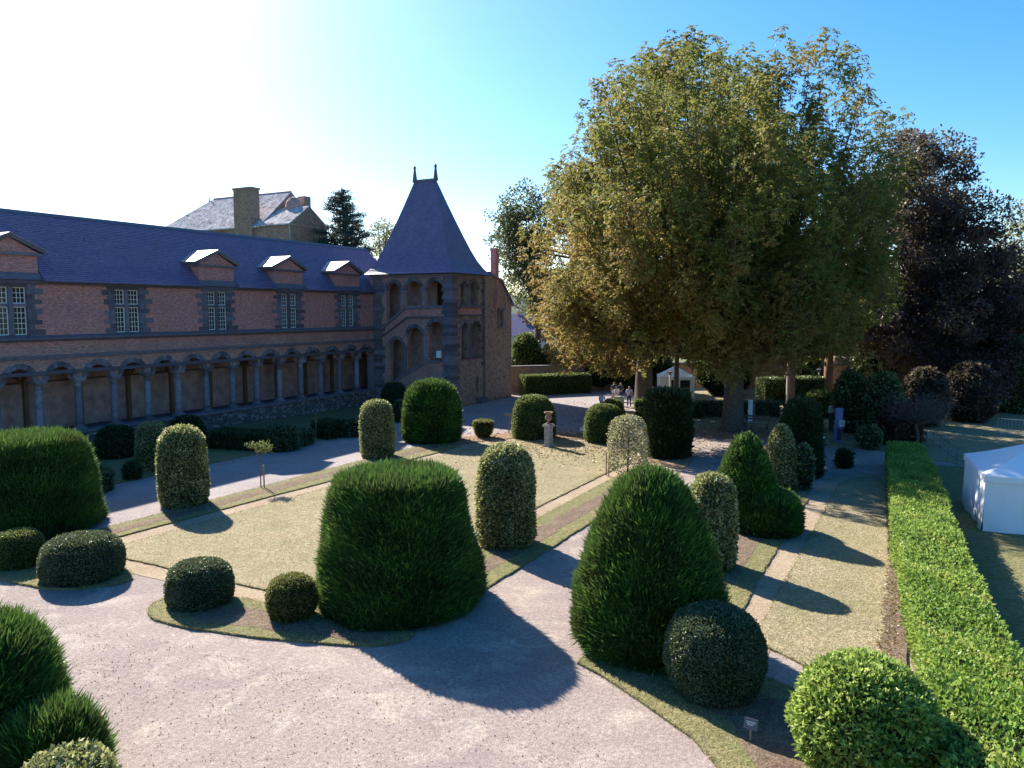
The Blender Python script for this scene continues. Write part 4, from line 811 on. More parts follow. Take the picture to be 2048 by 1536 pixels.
    if mat2:
        s = P[:, 2] + R.normal(size=len(P)) * 2.4 + .45 * (P[:, :2] + b[:2] - CAM[:2]) @ _r[:2] - 5 < mat2[1]; k_ = leaf[0] * R.uniform(.7, 1.3, len(P))
        leaves('crown', P[~s], D[~s], k_[~s], leaf[1], mat, o, rn[~s], .15); leaves('lower_crown', P[s], D[s], k_[s], leaf[1], mat2[0], o, rn[s], .15)
    else: leaves('crown', P, D, leaf[0] * R.uniform(.7, 1.3, len(P)), leaf[1], mat, o, rn, .15)
    return o
def rel(px, py, depth, base, rx, ry_, rz):
    q = at(px, py, depth); return ((q[0] - base[0], q[1] - base[1], q[2]), (rx, ry_, rz))
B1 = gp(1465, 862)
tree('chestnut_tree', 'giant horse chestnut with the stout dark trunk beside the bench', B1,
     [rel(1600, 230, 54, B1, 4.4, 4.4, 5.2), rel(1440, 240, 54, B1, 4.2, 4.4, 4.6), rel(1690, 330, 54, B1, 4.0, 4.2, 4.6), rel(1580, 470, 54, B1, 6.8, 6.2, 7), rel(1440, 480, 53, B1, 5.4, 5.6, 7), rel(1660, 600, 55, B1, 4.6, 5, 5.5), rel(1450, 660, 53, B1, 3.2, 3.6, 4.2), rel(1580, 640, 54, B1, 4.2, 4.5, 3.6), rel(1500, 420, 48, B1, 5, 5, 7), rel(1440, 640, 47, B1, 3.0, 3.2, 3.8), rel(1560, 620, 47, B1, 4, 4, 3.8), rel(1640, 480, 49, B1, 4.5, 4.5, 6), rel(1430, 740, 49, B1, 1.5, 1.5, 1.4), rel(1300, 270, 50, B1, 4.6, 5, 4.4), rel(1230, 400, 50, B1, 4.2, 5, 4.6), rel(1160, 500, 50, B1, 2.7, 4, 4), rel(1290, 520, 46, B1, 5.0, 4.6, 5), rel(1190, 620, 50, B1, 3.2, 4, 3.0), rel(1330, 600, 45, B1, 3.6, 3.6, 2.6), rel(1450, 330, 45, B1, 4.2, 4.2, 5), rel(1520, 480, 44, B1, 4.2, 4.2, 4.6)],
     0.68, 5.0, 700, 37, 'chestnut', (.25, .10), limbs=30, leaders=150, stretch=1.25, hollow=.7, zmin=4.4, group='horse chestnuts', cr=(.55, 1.15), mat2=('chestnut_brown', 10.5))
B2 = gp(1287, 808)
tree('chestnut_tree', 'yellowing horse chestnut with drooping branches above the visitors', B2,
     [rel(1320, 250, 66, B2, 6.2, 6, 6.0), rel(1230, 360, 66, B2, 5.4, 5.5, 6), rel(1160, 470, 66, B2, 4.4, 5, 6), rel(1300, 480, 65, B2, 7.0, 6, 7.5), rel(1150, 620, 66, B2, 3.9, 4.5, 4.8), rel(1260, 620, 64, B2, 6, 5.5, 4.6), rel(1190, 680, 62, B2, 3.6, 4, 2.9), rel(1400, 180, 66, B2, 5, 5, 4)],
     .75, 6.0, 330, 44, 'chestnut', (.32, .13), limbs=30, leaders=22, stretch=1.0, zmin=3.0, group='horse chestnuts', cr=(.9, 1.7), mat2=('chestnut_brown', 13.5))
B3 = gp(1352, 806)
tree('garden_tree', 'slender tree in front of the small white tent', B3, [rel(1400, 560, 70, B3, 4.5, 4.5, 4.5), rel(1380, 660, 69, B3, 3.6, 3.6, 2.4)], .22, 5.0, 90, 34, 'chestnut', (.3, .12), zmin=4.4, limbs=18, group='slender trees behind the chestnut')
B4 = gp(1580, 810)
tree('garden_tree', 'reddish trunked tree with a broad fork beside the near lamp post', B4, [rel(1590, 600, 67, B4, 5, 5, 4.5), rel(1640, 660, 67, B4, 4, 4, 2.6)], .38, 4.4, 90, 36, 'chestnut_brown', (.3, .12), zmin=4.6, limbs=18, bark='red_bark', group='slender trees behind the chestnut')
B5 = gp(1655, 800)
tree('garden_tree', 'reddish trunked tree beside the round rubble turret', B5, [rel(1690, 600, 72, B5, 5.5, 5.5, 5), rel(1740, 640, 70, B5, 4, 4, 3.4)], .4, 4.6, 110, 36, 'chestnut_brown', (.3, .12), zmin=5.2, limbs=18, bark='red_bark', group='slender trees behind the chestnut')
B6 = at(1900, 805, 66); B6[2] = 0
tree('copper_beech', 'huge dark purple copper beech over the white marquee', B6,
     [rel(1838, 385, 66, B6, 5.0, 5.5, 5.0), rel(1895, 490, 66, B6, 5.2, 6, 5.6), rel(1790, 480, 66, B6, 4.6, 5, 6), rel(1965, 600, 66, B6, 3.6, 5, 4.6), rel(1900, 640, 65, B6, 6.5, 6.5, 4.5), rel(1800, 640, 66, B6, 5, 5, 4), rel(2050, 660, 66, B6, 5, 5, 4), rel(1930, 740, 64, B6, 5.5, 4.5, 2.6)],
     .8, 3.5, 760, 140, 'beech', (.3, .17), kind='leaf', limbs=60, zmin=1.8, cr=(.7, 1.5), hollow=.4)
B7 = at(1075, 700, 92); B7[2] = 0
tree('oak_tree', 'grey green oak rising behind the pavilion chimney', B7, [rel(1065, 440, 92, B7, 4.0, 4, 4.5), rel(1030, 470, 92, B7, 3.0, 4, 3.6), rel(1060, 540, 92, B7, 3.9, 4, 4.5), rel(1100, 600, 92, B7, 3.4, 4, 3.4)], .45, 6, 250, 60, 'oak', (.36, .2), kind='leaf', limbs=40, zmin=7, cr=(.7, 1.4), hollow=.3)
B8 = at(1120, 660, 97); B8[2] = 0
tree('pale_tree', 'pale thin leaved tree between the chimney and the chestnut', B8, [rel(1070, 580, 97, B8, 4, 4, 3.5), rel(1110, 640, 97, B8, 3, 4, 3)], .3, 5, 60, 38, 'pale_tree', (.34, .18), kind='leaf', limbs=30, zmin=5, cr=(.6, 1.2), hollow=.3)
B9 = at(2060, 700, 84); B9[2] = 0
tree('far_tree', 'olive green tree beyond the copper beech', B9, [rel(2075, 490, 84, B9, 4.5, 5, 4.5), rel(2050, 560, 84, B9, 4, 5, 4.5)], .4, 6, 90, 60, 'pale_tree', (.36, .2), kind='leaf', limbs=20, zmin=5)
Ba = at(762, 560, 122); Ba[2] = 0
tree('pale_tree', 'pale tree top showing between the cedar and the pavilion roof', Ba, [rel(772, 490, 122, Ba, 3.2, 3.2, 4.2)], .3, 8, 60, 40, 'pale_tree', (.36, .2), kind='leaf', limbs=24, zmin=10, cr=(.6, 1.2), hollow=.3)
# cedar: flat tiers of needles on level boughs
Bc = at(697, 560, 118); Bc[2] = 0; zt = float(at(682, 372, 118)[2]); o = thing('cedar_tree', 'blue grey cedar standing behind the gallery roof', 'tree', tuple(Bc)); m = MB().tube([(0, 0, 0), (-.3, 0, zt * .6), (-1.0, 0, zt - .2)], [.6, .4, .05], 9); m.build('trunk', 'bark', o); m = MB(); P_, D_ = [], []
for k in range(64):
    t = (k / 64) ** .9; z = zt - .7 - t * 13.5; a = k * 2.4 + R.random(); ln = (.7 + 5.0 * t ** .7) * R.uniform(.45, 1.2); s = np.array([-1.0 + t * .7, 0, z]); e = s + np.array([math.cos(a) * ln, math.sin(a) * ln, .28 * ln - .3]); m.tube([tuple(s), tuple((s + e) / 2 + np.array([0, 0, -.1])), tuple(e)], [.09, .06, .02], 5)
    n = int(130 * ln + 60); f = R.random(n) ** .7; P_.append(s + (e - s) * f[:, None] + R.normal(size=(n, 3)) * np.array([.45, .45, .2]) * (.5 + .5 * f[:, None])); D_.append(unit(e - s) * .6 + R.normal(size=(n, 3)) * .6 + np.array([0, 0, .3]))
m.build('branches', 'bark', o); leaves('crown', np.vstack(P_), np.vstack(D_), R.uniform(.25, .5, sum(map(len, P_))), .12, 'cedar', o)
# understorey
us = 'understorey shrubs'
for lab, f, pf, mt, ds in (('glossy speckled shrub in front of the round turret', fit(1664, 1735, 740, 870), 'shrub', 'shrub', 210), ('glossy speckled shrub under the copper beech edge', fit(1728, 1800, 745, 880), 'shrub', 'shrub', 180),
                       ('reddish low shrub at the far end of the clipped hedge', fit(1755, 1835, 815, 895), 'dome', 'red_leaf', 200), ('dark purple thicket left of the beech trunk', fit(1800, 1890, 735, 858), 'shrub', 'beech', 200), ('dark purple thicket right of the beech trunk', fit(1885, 1990, 725, 850), 'shrub', 'beech', 200),
                       ('green thicket above the boundary wall beside the pavilion', fit(1020, 1085, 665, 778), 'shrub', 'box_green', 120), ('dark thicket above the boundary hedge', fit(1070, 1150, 690, 778), 'shrub', 'oak', 110), ('dim thicket behind the yellowing chestnut', fit(1140, 1240, 690, 782), 'shrub', 'oak', 110), ('dim thicket behind the small white tent', fit(1225, 1345, 680, 788), 'shrub', 'oak', 100), ('dim thicket left of the near lamp post', fit(1395, 1500, 690, 795), 'shrub', 'oak', 100), ('dim thicket between the lamp posts', fit(1585, 1640, 690, 788), 'shrub', 'oak', 110), ('dim thicket behind the beech', fit(1700, 1820, 640, 790), 'shrub', 'oak', 90), ('tall dim thicket behind the beech trunk', fit(1810, 1960, 620, 792), 'shrub', 'oak', 90), ('tall dim thicket right of the beech', fit(1950, 2110, 640, 795), 'shrub', 'oak', 90)):
    bush('thicket', lab, 'shrub', f, pf, mt, 'leaf', dens=ds, L=.22, Wd=.13, amp=.16, group=us)
# thin bare tree at the hedge end
b = gp(1832, 895); o = thing('bare_tree', 'small grey leafless bushy tree at the far end of the clipped hedge', 'tree', tuple(b)); m = MB().tube([(0, 0, 0), (.05, 0, .8), (-.1, 0, 1.5)], [.14, .11, .09], 7); m.build('trunk', 'bark', o); m = MB(); P_ = []
for k in range(60):
    a = R.random() * 6.28; ln = R.uniform(1, 2.3); e = np.array([math.cos(a) * ln, math.sin(a) * ln, 1.5 + R.uniform(.1, 1.8)]); mid = np.array([e[0] * .5, e[1] * .5, 1.3 + (e[2] - 1.3) * .7]); m.tube([(-.1, 0, 1.4), tuple(mid), tuple(e)], [.04, .02, .006], 4); P_.append(mid + (e - mid) * R.random((60, 1)) + R.normal(size=(60, 3)) * .22)
m.build('branches', 'bark', o); P = np.vstack(P_); leaves('twigs', P, R.normal(size=P.shape) + np.array([0, 0, .4]), R.uniform(.12, .35, len(P)), .02, 'bare', o)
# ivy on the far right
b = at(2036, 800, 62); b[2] = 0
bush('ivy_column', 'bright ivy climbing the wall beyond the marquee', 'ivy', (b[0], b[1], 1.15, float(at(2036, 672, 62)[2])), 'column', 'shrub', 'leaf', dens=230, L=.24, Wd=.17, amp=.2)

# ================================================================== walls and far buildings
def seg_wall(name, label, pa, pb, h, mat='rubble', t=.5, cope=True):
    a, b = np.array(pa[:2]), np.array(pb[:2]); L_ = float(np.linalg.norm(b - a)); o = thing(name, label, 'wall', (a[0], a[1], 0), math.atan2(b[1] - a[1], b[0] - a[0])); box('masonry', mat, o, 0, L_, 0, t, -.1, h)
    if cope: box('coping', 'stone', o, -.05, L_ + .05, -.08, t + .08, h, h + .12)
    return o
seg_wall('boundary_wall', 'low stone boundary wall running behind the dark hedge beside the pavilion', at(1005, 790, 77), at(1420, 790, 84), 2.6)
seg_wall('boundary_wall', 'pale coped boundary wall behind the lamp posts', at(1415, 790, 80), at(1760, 790, 82), 4.2)
seg_wall('boundary_wall', 'pinkish wall behind the ivy and the copper beech', at(1760, 790, 84), at(2300, 790, 62), 5.5, 'plaster')
q = at(1672, 790, 76); o = thing('round_turret', 'sunlit stub of a round rubble turret under the trees', 'turret', (q[0], q[1], 0)); MB().lathe([(1.35, 0), (1.3, 2), (1.22, 3.2), (.95, 3.6), (.4, 3.8)], n=28).build('masonry', 'rubble', o, True); MB().lathe([(1.36, 3.0), (1.4, 3.08), (1.36, 3.2)], n=28).build('string_course', 'stone', o)
ob = thing('rear_house', 'old rubble house with glaring pale roof and broad chimney behind the gallery', 'house', (-50, 36, 0))
def build_rear():
    box('wall', 'rubble', None, -69.5, -46.2, 32.2, 45, 0, 21.0); box('lower_wall', 'rubble', None, -53, -40.2, 31.9, 40, 0, 21.1)
    def hip(nm, x0, x1, xr0, y0, y1, ze, zr, mat, t=.2):
        ym = (y0 + y1) / 2; V = [(x0, y0, ze), (x1, y0, ze), (x1, y1, ze), (x0, y1, ze), (xr0, ym, zr), (x1, ym, zr)]; V += [(a, b, c - t) for a, b, c in V]
        mk(nm, V, [(0, 1, 5, 4), (2, 3, 4, 5), (3, 0, 4), (1, 2, 5), (7, 6, 10, 11), (9, 8, 11, 10), (6, 9, 10), (0, 6, 7, 1), (2, 8, 9, 3), (3, 9, 6, 0), (1, 7, 8, 2)], mat, None)
    hip('roof', -70, -46, -63.5, 31.6, 45.4, 21.0, 27.0, 'mossy_glare_slate'); hip('lower_roof', -46.1, -40.0, -46.0, 31.6, 40.3, 21.1, 24.1, 'mossy_glare_slate')
    for x_, y0, y1, ze, zr, nm in ((-45.97, 31.7, 45.3, 20.9, 26.85, 'gable'), (-39.97, 31.8, 40.1, 21.0, 23.95, 'gable')):
        ym = (y0 + y1) / 2; MB().add([(x_, y0, ze), (x_, y1, ze), (x_, ym, zr), (x_ - .4, y0, ze - .02), (x_ - .4, y1, ze - .02), (x_ - .4, ym, zr - .2)], [(0, 1, 2), (5, 4, 3), (0, 3, 4, 1)]).build(nm, 'rubble', None)
    MB().box(-51.2, -47.5, 31.5, 33.2, 15, 26.6).box(-51.35, -47.35, 31.4, 33.3, 26.6, 26.9).build('chimney', 'rubble', None); MB().box(-47.2, -45.6, 41, 42.4, 20, 26.6).build('chimney', 'rubble', None)
    MB().lathe([(1.3, 0), (1.3, .8), (1.1, 1.6), (.6, 2.2), (.1, 2.4)], (-43.8, 36.6, 23.4), 12).build('dormer_hood', 'plaster', None)
    MB().tube([(-46, 38.5, 27.02), (-63.5, 38.5, 27.02)], .1, 6).build('ridge_tile', 'brick', None)
    MB().tube([(-64.6, 38.5, 26.2), (-64.6, 38.5, 28.2)], [.16, .03], 6).build('finial', 'lead', None); box('window', 'glass', None, -54.6, -53.2, 32.1, 32.24, 18.8, 20.2); MB().tube([(-40.05, 31.75, 21), (-40.05, 31.75, 14)], .09, 6).build('drain_pipe', 'grey_metal', None)
under(ob, build_rear)
for lab, xx, dd, hh, ww in (('far white town house with slate roof below the hill', 1045, 150, 3.5, 6), ('far pale town house with chimney beside the pale tree', 1068, 165, 4.5, 5), ('far grey roofed town house hugging the pavilion wall', 1030, 178, 5.2, 5)):
    p = at(xx, 640, dd); o = thing('town_house', lab, 'house', (p[0], p[1], 0), .4); box('wall', 'town_wall', o, -ww / 2, ww / 2, -3, 3, 0, hh)
    MB().add([(-ww / 2 - .3, -3.3, hh), (ww / 2 + .3, -3.3, hh), (ww / 2 + .3, 3.3, hh), (-ww / 2 - .3, 3.3, hh), (-ww / 2 - .3, 0, hh + 2.3), (ww / 2 + .3, 0, hh + 2.3)], [(0, 1, 5, 4), (2, 3, 4, 5), (0, 4, 3), (1, 2, 5), (3, 2, 1, 0)]).build('roof', 'slate', o)
    box('chimney', 'brick', o, .6, 1.2, -.4, .4, hh + 1, hh + 3); box('window', 'glass', o, -1.4, -.6, -3.04, -3.0, hh - 2, hh - .9); box('window', 'glass', o, .6, 1.4, -3.04, -3.0, hh - 2, hh - .9)

# ================================================================== garden things
b = gp(1097, 895); o = thing('garden_urn', 'weathered terracotta urn on a square stone pedestal in the lawn apse', 'urn', (b[0], b[1], .04), -.2)
MB().box(-.24, .24, -.24, .24, 0, .12).box(-.19, .19, -.19, .19, .12, 1.22).box(-.27, .27, -.27, .27, 1.22, 1.34).box(-.21, .21, -.21, .21, 1.34, 1.4).build('pedestal', 'pedestal_stone', o)
MB().lathe([(.15, 0), (.16, .05), (.07, .1), (.07, .16), (.16, .22), (.21, .3), (.21, .42), (.17, .52), (.19, .6), (.28, .66), (.28, .72), (.2, .7), (.12, .5)], (0, 0, 1.4), 20).build('bowl', 'terracotta', o, True)
# tents
def tent(name, label, loc, rz, w, d, eave, peak, mat, windows=False):
    o = thing(name, label, 'tent', loc, rz); V = []; g = 8
    for (x, y) in ((-1, -1), (1, -1), (1, 1), (-1, 1)):
        MB().box(x * (w / 2 - .06) - .03, x * (w / 2 - .06) + .03, y * (d / 2 - .06) - .03, y * (d / 2 - .06) + .03, 0, eave).build('pole', 'grey_metal', o)
    rp = []
    for (xa, ya), (xb, yb) in (((-1, -1), (1, -1)), ((1, -1), (1, 1)), ((1, 1), (-1, 1)), ((-1, 1), (-1, -1))):   # roof quarters and walls with slack folds
        V = []; Fc = []
        for j in range(g + 1):
            t = j / g
            for i in range(g + 1):
                s = i / g; x = (xa + (xb - xa) * s) * w / 2 * (1 - t); y = (ya + (yb - ya) * s) * d / 2 * (1 - t); V.append((x * 1.012, y * 1.012, eave + .02 + (peak - eave) * (t ** 1.15) - .05 * math.sin(math.pi * s) * (1 - t)))
        for j in range(g):
            for i in range(g): a = j * (g + 1) + i; Fc.append((a, a + 1, a + g + 2, a + g + 1))
        mk('roof_panel', V, Fc, mat, o, True)
        V = []; Fc = []; n = 36; k = 10; nx, ny = (ya - yb), (xb - xa); ln = math.hypot(nx, ny); nx, ny = -nx / ln, -ny / ln
        cx_, cy_ = (xa + xb) / 2, (ya + yb) / 2; nx, ny = cx_, cy_
        for j in range(k + 1):
            for i in range(n + 1):
                s = i / n; q = j / k; f = (.055 * math.sin((s + q * .4) * 9 + q * 2.2 + xa) + .035 * math.sin(s * 21 - q * 5 + ya) + .03 * math.sin(q * 8 + s * 14)) * math.sin(math.pi * s) ** .5 * (1.15 - q) + (.05 * (1 - q) ** 3)
                V.append(((xa + (xb - xa) * s) * w / 2 + nx * f, (ya + (yb - ya) * s) * d / 2 + ny * f, .015 + (eave - .02) * q))
        for j in range(k):
            for i in range(n): a = j * (n + 1) + i; Fc.append((a, a + 1, a + n + 2, a + n + 1))
        mk('wall_panel', V, Fc, mat, o, True)
        V = []; Fc = []
        for i in range(21):
            s = i / 20; x, y = (xa + (xb - xa) * s) * w / 2 * 1.02, (ya + (yb - ya) * s) * d / 2 * 1.02; V += [(x, y, eave + .03 - .05 * math.sin(math.pi * s)), (x * 1.004, y * 1.004, eave - .22)]
        mk('valance', V, [(2 * i, 2 * i + 1, 2 * i + 3, 2 * i + 2) for i in range(20)], mat, o)
    if windows:
        for wx in (-.28, .45): box('window', 'glass', o, wx * w / 2 - .1 - (.35 if wx > 0 else 0), wx * w / 2 + .1 + (.35 if wx > 0 else 0), -d / 2 - .09, -d / 2 - .07, .6, 1.75)
    return o
tent('marquee', 'large white closed marquee beyond the clipped hedge', (47.55, -19.1, 0), .1, 4.2, 4.8, 2.1, 3.15, 'tent')
p = at(1350, 800, 74); tent('garden_tent', 'small cream tent with windows under the chestnuts', (p[0], p[1], 0), YAW - .1, 3.2, 3.2, 2.05, 3.0, 'tent_cream', True)
# signs
def plaque(name, label, loc, rz, w, h, z0, mat, post='wood', tilt=0, pw=.03, lines=0):
    o = thing(name, label, 'sign', loc, rz); MB().box(-pw, pw, 0, pw * 1.2, 0, z0 + h * .6).build('post', post, o)
    b_ = box('board', mat, o, -w / 2, w / 2, -.03, -.002, 0, h); b_.location = (0, 0, z0); b_.rotation_euler = (-tilt, 0, 0)
    for i in range(lines):
        t = box('text_line', 'white', b_, -w / 2 * (.68 - .1 * i), w / 2 * (.72 - .2 * i), -.034, -.0305, h * (.66 - .14 * i), h * (.66 - .14 * i) + .012)
    return o
p = gp(1500, 1487); plaque('plant_sign', 'small slate plant label with three white lines beside the laurel bush', (p[0], p[1], .06), YAW - .55, .26, .2, .22, 'slate_sign', 'wood', .35, .018, 3)
p = gp(1165, 872); plaque('plant_sign', 'small white plant label behind the urn on the shaded path edge', (p[0], p[1], .03), YAW, .34, .22, .3, 'white', 'dark_metal', .2, .015)
p = gp(1643, 905); plaque('plant_sign', 'small pale plant label beside the tapering yew pillar', (p[0], p[1], 0), YAW, .3, .2, .75, 'white', 'wood', .3, .015)
p = gp(1018, 868); o = plaque('path_sign', 'thin T shaped wooden post sign left of the sunlit box dome', (p[0], p[1], .03), YAW, .62, .14, 1.2, 'wood', 'wood', 0, .035)
p = gp(1662, 864); o = thing('notice_sign', 'square grey notice on a dark post beside the blue panel', 'sign', (p[0], p[1], .03), YAW); box('post', 'dark_metal', o, -.16, .16, 0, .06, 0, 1.75); box('board', 'grey_sign', o, -.24, .24, -.04, -.002, 1.3, 1.75)
for k in range(4): box('text_line', 'slate_sign', o, -.16, .14 - .03 * k, -.045, -.0405, 1.62 - k * .08, 1.64 - k * .08)
p = gp(1676, 885); o = thing('information_panel', 'tall blue information panel with a pale leaflet box', 'sign', (p[0], p[1], .03), YAW); box('panel', 'blue_panel', o, -.22, .24, 0, .08, 0, 2.15); box('leaflet_box', 'grey_metal', o, -.05, .34, -.1, -.002, .95, 1.4)
MB().add([(.0, -.104, 1.36), (.02, -.104, 1.2), (.1, -.104, 1.1), (.2, -.104, 1.04), (.16, -.104, 1.0), (.06, -.104, 1.06), (-.01, -.104, 1.16)], [(0, 1, 2, 3, 4, 5, 6)]).build('emblem', 'white', o); box('dark_plate', 'dark_metal', o, -.1, .2, -.012, -.002, .12, .85)  # near-black plate on the panel front imitates the dark of a recess
for lab, px_, py_, hh in (('lamp post with a flat cap left of the reddish forked tree', 1577, 812, 2.6), ('lamp post left of the round turret', 1640, 800, 2.6), ('lamp post with a red cap in front of the small cream tent', 1343, 812, 2.7)):
    p = gp(px_ - 4, py_); o = thing('lamp_post', lab, 'lamp post', (p[0], p[1], .02)); MB().tube([(0, 0, 0), (0, 0, hh)], .07, 8).build('post', 'tent_cream', o); MB().lathe([(.1, 0), (.12, .05), (.12, .16), (.2, .2), (.2, .25), (.05, .3)], (0, 0, hh), 10).build('lantern', 'terracotta' if 'red' in lab else 'grey_metal', o)
p = gp(1500, 843); o = thing('marker_post', 'white square marker post behind the chestnut trunk', 'post', (p[0], p[1], .03), YAW); MB().box(-.14, .14, -.1, .1, 0, 1.5).box(-.16, .16, -.12, .12, 1.5, 1.58).build('post', 'white', o); box('stone_fin', 'stone', o, .145, .32, -.1, .1, 0, 1.35)
# bench under the chestnut
a, b = gp(1484, 858), gp(1536, 862); o = thing('park_bench', 'slatted park bench behind the chestnut trunk', 'bench', (a[0], a[1], .03), math.atan2(b[1] - a[1], b[0] - a[0])); L_ = float(np.linalg.norm(b - a))
for k in range(3): box('seat_slat', 'wood', o, 0, L_, .1 + k * .13, .21 + k * .13, .43, .47)
for k in range(2): box('back_slat', 'red_bark', o, 0, L_, .52, .555, .62 + k * .18, .74 + k * .18)
for x_ in (.15, L_ - .15):
    MB().box(x_ - .03, x_ + .03, .1, .15, 0, .43).box(x_ - .03, x_ + .03, .15, .56, .38, .43).box(x_ - .03, x_ + .03, .556, .6, 0, .95).build('leg', 'dark_metal', o)
# saplings
b = gp(522, 977); o = thing('staked_sapling', 'young tree with a tuft of leaves tied to a wooden stake on the turf border', 'sapling', (b[0], b[1], .06))
MB().tube([(0, 0, 0), (.0, 0, 1.0), (-.05, .02, 1.5)], [.03, .026, .022], 6).build('trunk', 'red_bark', o); MB().tube([(.16, .05, 0), (.15, .05, 1.05)], .035, 6).build('stake', 'wood', o); m = MB(); P_ = []
for dx, dy, hz in ((-.35, -.1, 1.95), (.0, .1, 1.9), (.3, .1, 1.98), (.18, .25, 1.75), (-.15, .2, 1.75)): m.tube([(-.05, .02, 1.45), (dx * .6 - .02, dy * .6, 1.65), (dx, dy, hz)], [.018, .012, .006], 5); P_.append(np.array([dx, dy, hz + .02]) + R.normal(size=(110, 3)) * np.array([.13, .13, .09]))
m.build('branches', 'red_bark', o); P = np.vstack(P_); leaves('crown', P, R.normal(size=P.shape) + np.array([0, 0, -.2]), .11, .06, 'box_green', o)
b = gp(632, 884); o = thing('thin_sapling', 'thin bare sapling in the shaded bed below the arcade', 'sapling', (b[0], b[1], .03)); MB().tube([(0, 0, 0), (.03, 0, 1.2), (-.02, .05, 1.9)], [.022, .016, .006], 5).build('stem', 'wood', o)
P = np.array([0, .03, 1.5]) + R.normal(size=(90, 3)) * np.array([.1, .1, .3]); leaves('crown', P, R.normal(size=P.shape), .06, .03, 'shrub', o)
# wire fence and barrier by the marquee
o = thing('wire_fence', 'low post and rail fence between the hedge and the marquee', 'fence', (43.8, -1.0, 0)); fp = [(43.8 + 1.8 * k / 5, -1 - 8.6 * k / 5) for k in range(6)]
for k, (x_, y_) in enumerate(fp): MB().tube([(x_ - 43.8, y_ + 1, 0), (x_ - 43.8, y_ + 1, 1.0)], .03, 6).build('post', 'lead', o)
for z in (.35, .95):
    MB().tube([(x_ - 43.8, y_ + 1, z) for x_, y_ in fp], .018, 6).build('rail', 'lead', o)
b = gp(2030, 872); o = thing('crowd_barrier', 'galvanised crowd barrier by the pink wall beyond the marquee', 'barrier', (b[0], b[1], .03), YAW - .7)
MB().tube([(-1, 0, .1), (-1, 0, 1.05), (1, 0, 1.05), (1, 0, .1), (-1, 0, .1)], .022, 6).build('frame', 'grey_metal', o)
for k in range(1, 10): MB().tube([(-1 + k * .2, 0, .1), (-1 + k * .2, 0, 1.05)], .008, 5).build('bar', 'grey_metal', o)
for x_ in (-.8, .8): MB().box(x_ - .03, x_ + .03, -.25, .25, 0, .1).build('foot', 'grey_metal', o)
# cream counter in front of the visitors
b = gp(1236, 822); o = thing('counter', 'cream board counter between the visitors', 'counter', (b[0], b[1], 0), YAW); MB().box(-.5, .5, 0, .04, .05, 1.15).build('front_board', 'cream_board', o)
for x_ in (-.47, .43): box('leg', 'wood', o, x_, x_ + .05, .042, .6, 0, 1.1)
box('top', 'cream_board', o, -.54, .54, -.03, .65, 1.152, 1.19)

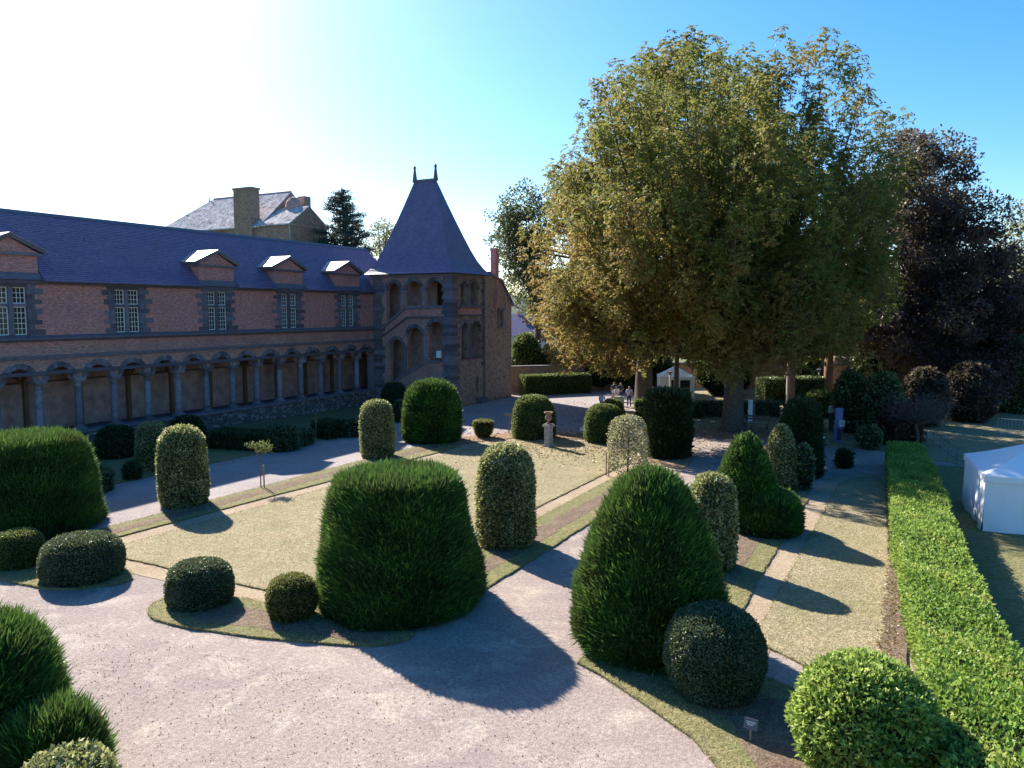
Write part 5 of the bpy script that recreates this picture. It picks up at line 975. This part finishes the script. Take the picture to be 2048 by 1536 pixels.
# ================================================================== visitors
def skin_mesh(name, verts, edges, rads, mat, parent, sub=2):
    me = bpy.data.meshes.new(name); me.from_pydata(verts, edges, []); ob = bpy.data.objects.new(name, me); C.objects.link(ob); ob.modifiers.new('s', 'SKIN'); ss = ob.modifiers.new('b', 'SUBSURF'); ss.levels = sub; ss.render_levels = sub
    for i, r in enumerate(rads): me.skin_vertices[0].data[i].radius = (r, r) if not isinstance(r, tuple) else r
    me.skin_vertices[0].data[0].use_root = True
    dg = bpy.context.evaluated_depsgraph_get(); nm = bpy.data.meshes.new_from_object(ob.evaluated_get(dg)); bpy.data.objects.remove(ob); bpy.data.meshes.remove(me)
    nm.name = name; nm.materials.clear(); nm.materials.append(M[mat]); nm.polygons.foreach_set('use_smooth', [True] * len(nm.polygons)); return link(bpy.data.objects.new(name, nm), parent)
def person(label, px_, py_, rz, shirt, legs, hair, arms='back', h=1.74):
    b = gp(px_, py_); o = thing('person', label, 'person', (b[0], b[1], 0), rz, 'visitors on the gravel'); k = h / 1.74
    if arms == 'back': hl, hr, el, er = (-.06, .15, .92), (.06, .16, .93), (-.27, .1, 1.14), (.27, .1, 1.14)
    elif arms == 'front': hl, hr, el, er = (-.12, -.32, 1.12), (.12, -.33, 1.13), (-.27, -.04, 1.12), (.27, -.04, 1.12)
    else: hl, hr, el, er = (-.27, -.04, .8), (.27, -.02, .8), (-.26, .03, 1.1), (.26, .03, 1.1)
    V = [(0, 0, .95), (0, .0, 1.2), (0, .01, 1.4), (0, 0, 1.5), (0, -.015, 1.58), (0, -.02, 1.66), (0, -.005, 1.72), (-.19, .01, 1.41), el, hl, (.19, .01, 1.41), er, hr, (-.1, 0, .86), (-.11, -.01, .48), (-.12, .02, .09), (-.13, -.14, .04), (.1, 0, .86), (.11, -.01, .48), (.12, .02, .09), (.13, -.14, .04)]
    E_ = [(0, 1), (1, 2), (2, 3), (3, 4), (4, 5), (5, 6), (2, 7), (7, 8), (8, 9), (2, 10), (10, 11), (11, 12), (0, 13), (13, 14), (14, 15), (15, 16), (0, 17), (17, 18), (18, 19), (19, 20)]
    Rd = [(.15, .11), (.14, .1), (.15, .1), .055, .085, .088, .05, .07, .045, .034, .07, .045, .034, .085, .058, .04, .035, .085, .058, .04, .035]
    V = [tuple(c * k for c in v) for v in V]; skin_mesh('body', V, E_, Rd, 'skin', o)
    d = lambda a, c, f: tuple(a[i] + (c[i] - a[i]) * f for i in range(3)); s = lambda v: tuple(c * k for c in v)
    skin_mesh('shirt', [s(v) for v in [(0, 0, .93), (0, 0, 1.2), (0, .01, 1.4), (0, 0, 1.47), (-.2, .01, 1.41), el if arms == 'front' else d((-.19, .01, 1.41), el, .8), (.2, .01, 1.41), el if False else d((.19, .01, 1.41), er, .8)]], [(0, 1), (1, 2), (2, 3), (2, 4), (4, 5), (2, 6), (6, 7)], [(.18, .135), (.17, .125), (.175, .12), .07, .085, .065, .085, .065], shirt, o)
    skin_mesh('trousers', [s(v) for v in [(0, 0, .97), (0, 0, .88), (-.1, 0, .8), (-.11, -.01, .48), (-.12, .02, .1), (.1, 0, .8), (.11, -.01, .48), (.12, .02, .1)]], [(0, 1), (1, 2), (2, 3), (3, 4), (1, 5), (5, 6), (6, 7)], [(.17, .125), (.17, .13), .105, .078, .065, .105, .078, .065], legs, o)
    skin_mesh('hair', [s(v) for v in [(0, .02, 1.62), (0, .015, 1.69), (0, 0, 1.735)]], [(0, 1), (1, 2)], [.08, .098, .06], hair, o)
    for x_ in (-.125, .125): skin_mesh('shoe', [s(v) for v in [(x_, .04, .05), (x_, -.06, .045), (x_, -.16, .035)]], [(0, 1), (1, 2)], [.048, .048, .035], 'shoe', o)
    for x_ in (-.032, .032): MB().lathe([(.002, -.01), (.011, 0), (.002, .01)], s((x_, -.102, 1.665)), 6).build('eye', 'hair_dark', o)
    MB().add([s(v) for v in [(0, -.135, 1.635), (-.014, -.1, 1.63), (.014, -.1, 1.63), (0, -.1, 1.675), (0, -.1, 1.62)]], [(0, 1, 3), (0, 3, 2), (0, 4, 1), (0, 2, 4)]).build('nose', 'skin', o)
    return o
person('man in a white shirt with hands clasped behind, left of the counter', 1203, 828, YAW + math.pi + .4, 'shirt_white', 'trousers', 'hair_dark', 'back', 1.72)
person('grey haired man in lilac shirt and dark trousers seen from behind right of the counter', 1258, 813, YAW + math.pi, 'shirt_lilac', 'jeans', 'hair_grey', 'back', 1.76)
person('person in a white top bending over behind the cream counter', 1233, 812, YAW + .5, 'shirt_white', 'jeans', 'hair_dark', 'front', 1.7)
person('person in a dark jacket behind the cream counter', 1241, 803, YAW - .3, 'jacket', 'jeans', 'hair_dark', 'front', 1.74)
person('person in a dark coat at the back left of the counter group', 1228, 802, YAW + .2, 'jacket', 'trousers', 'hair_dark', 'side', 1.74)
person('person in a pale blue top between the thick trunk and the small tent', 1302, 805, YAW + .3, 'shirt_white', 'shirt_blue', 'hair_dark', 'side', 1.68)
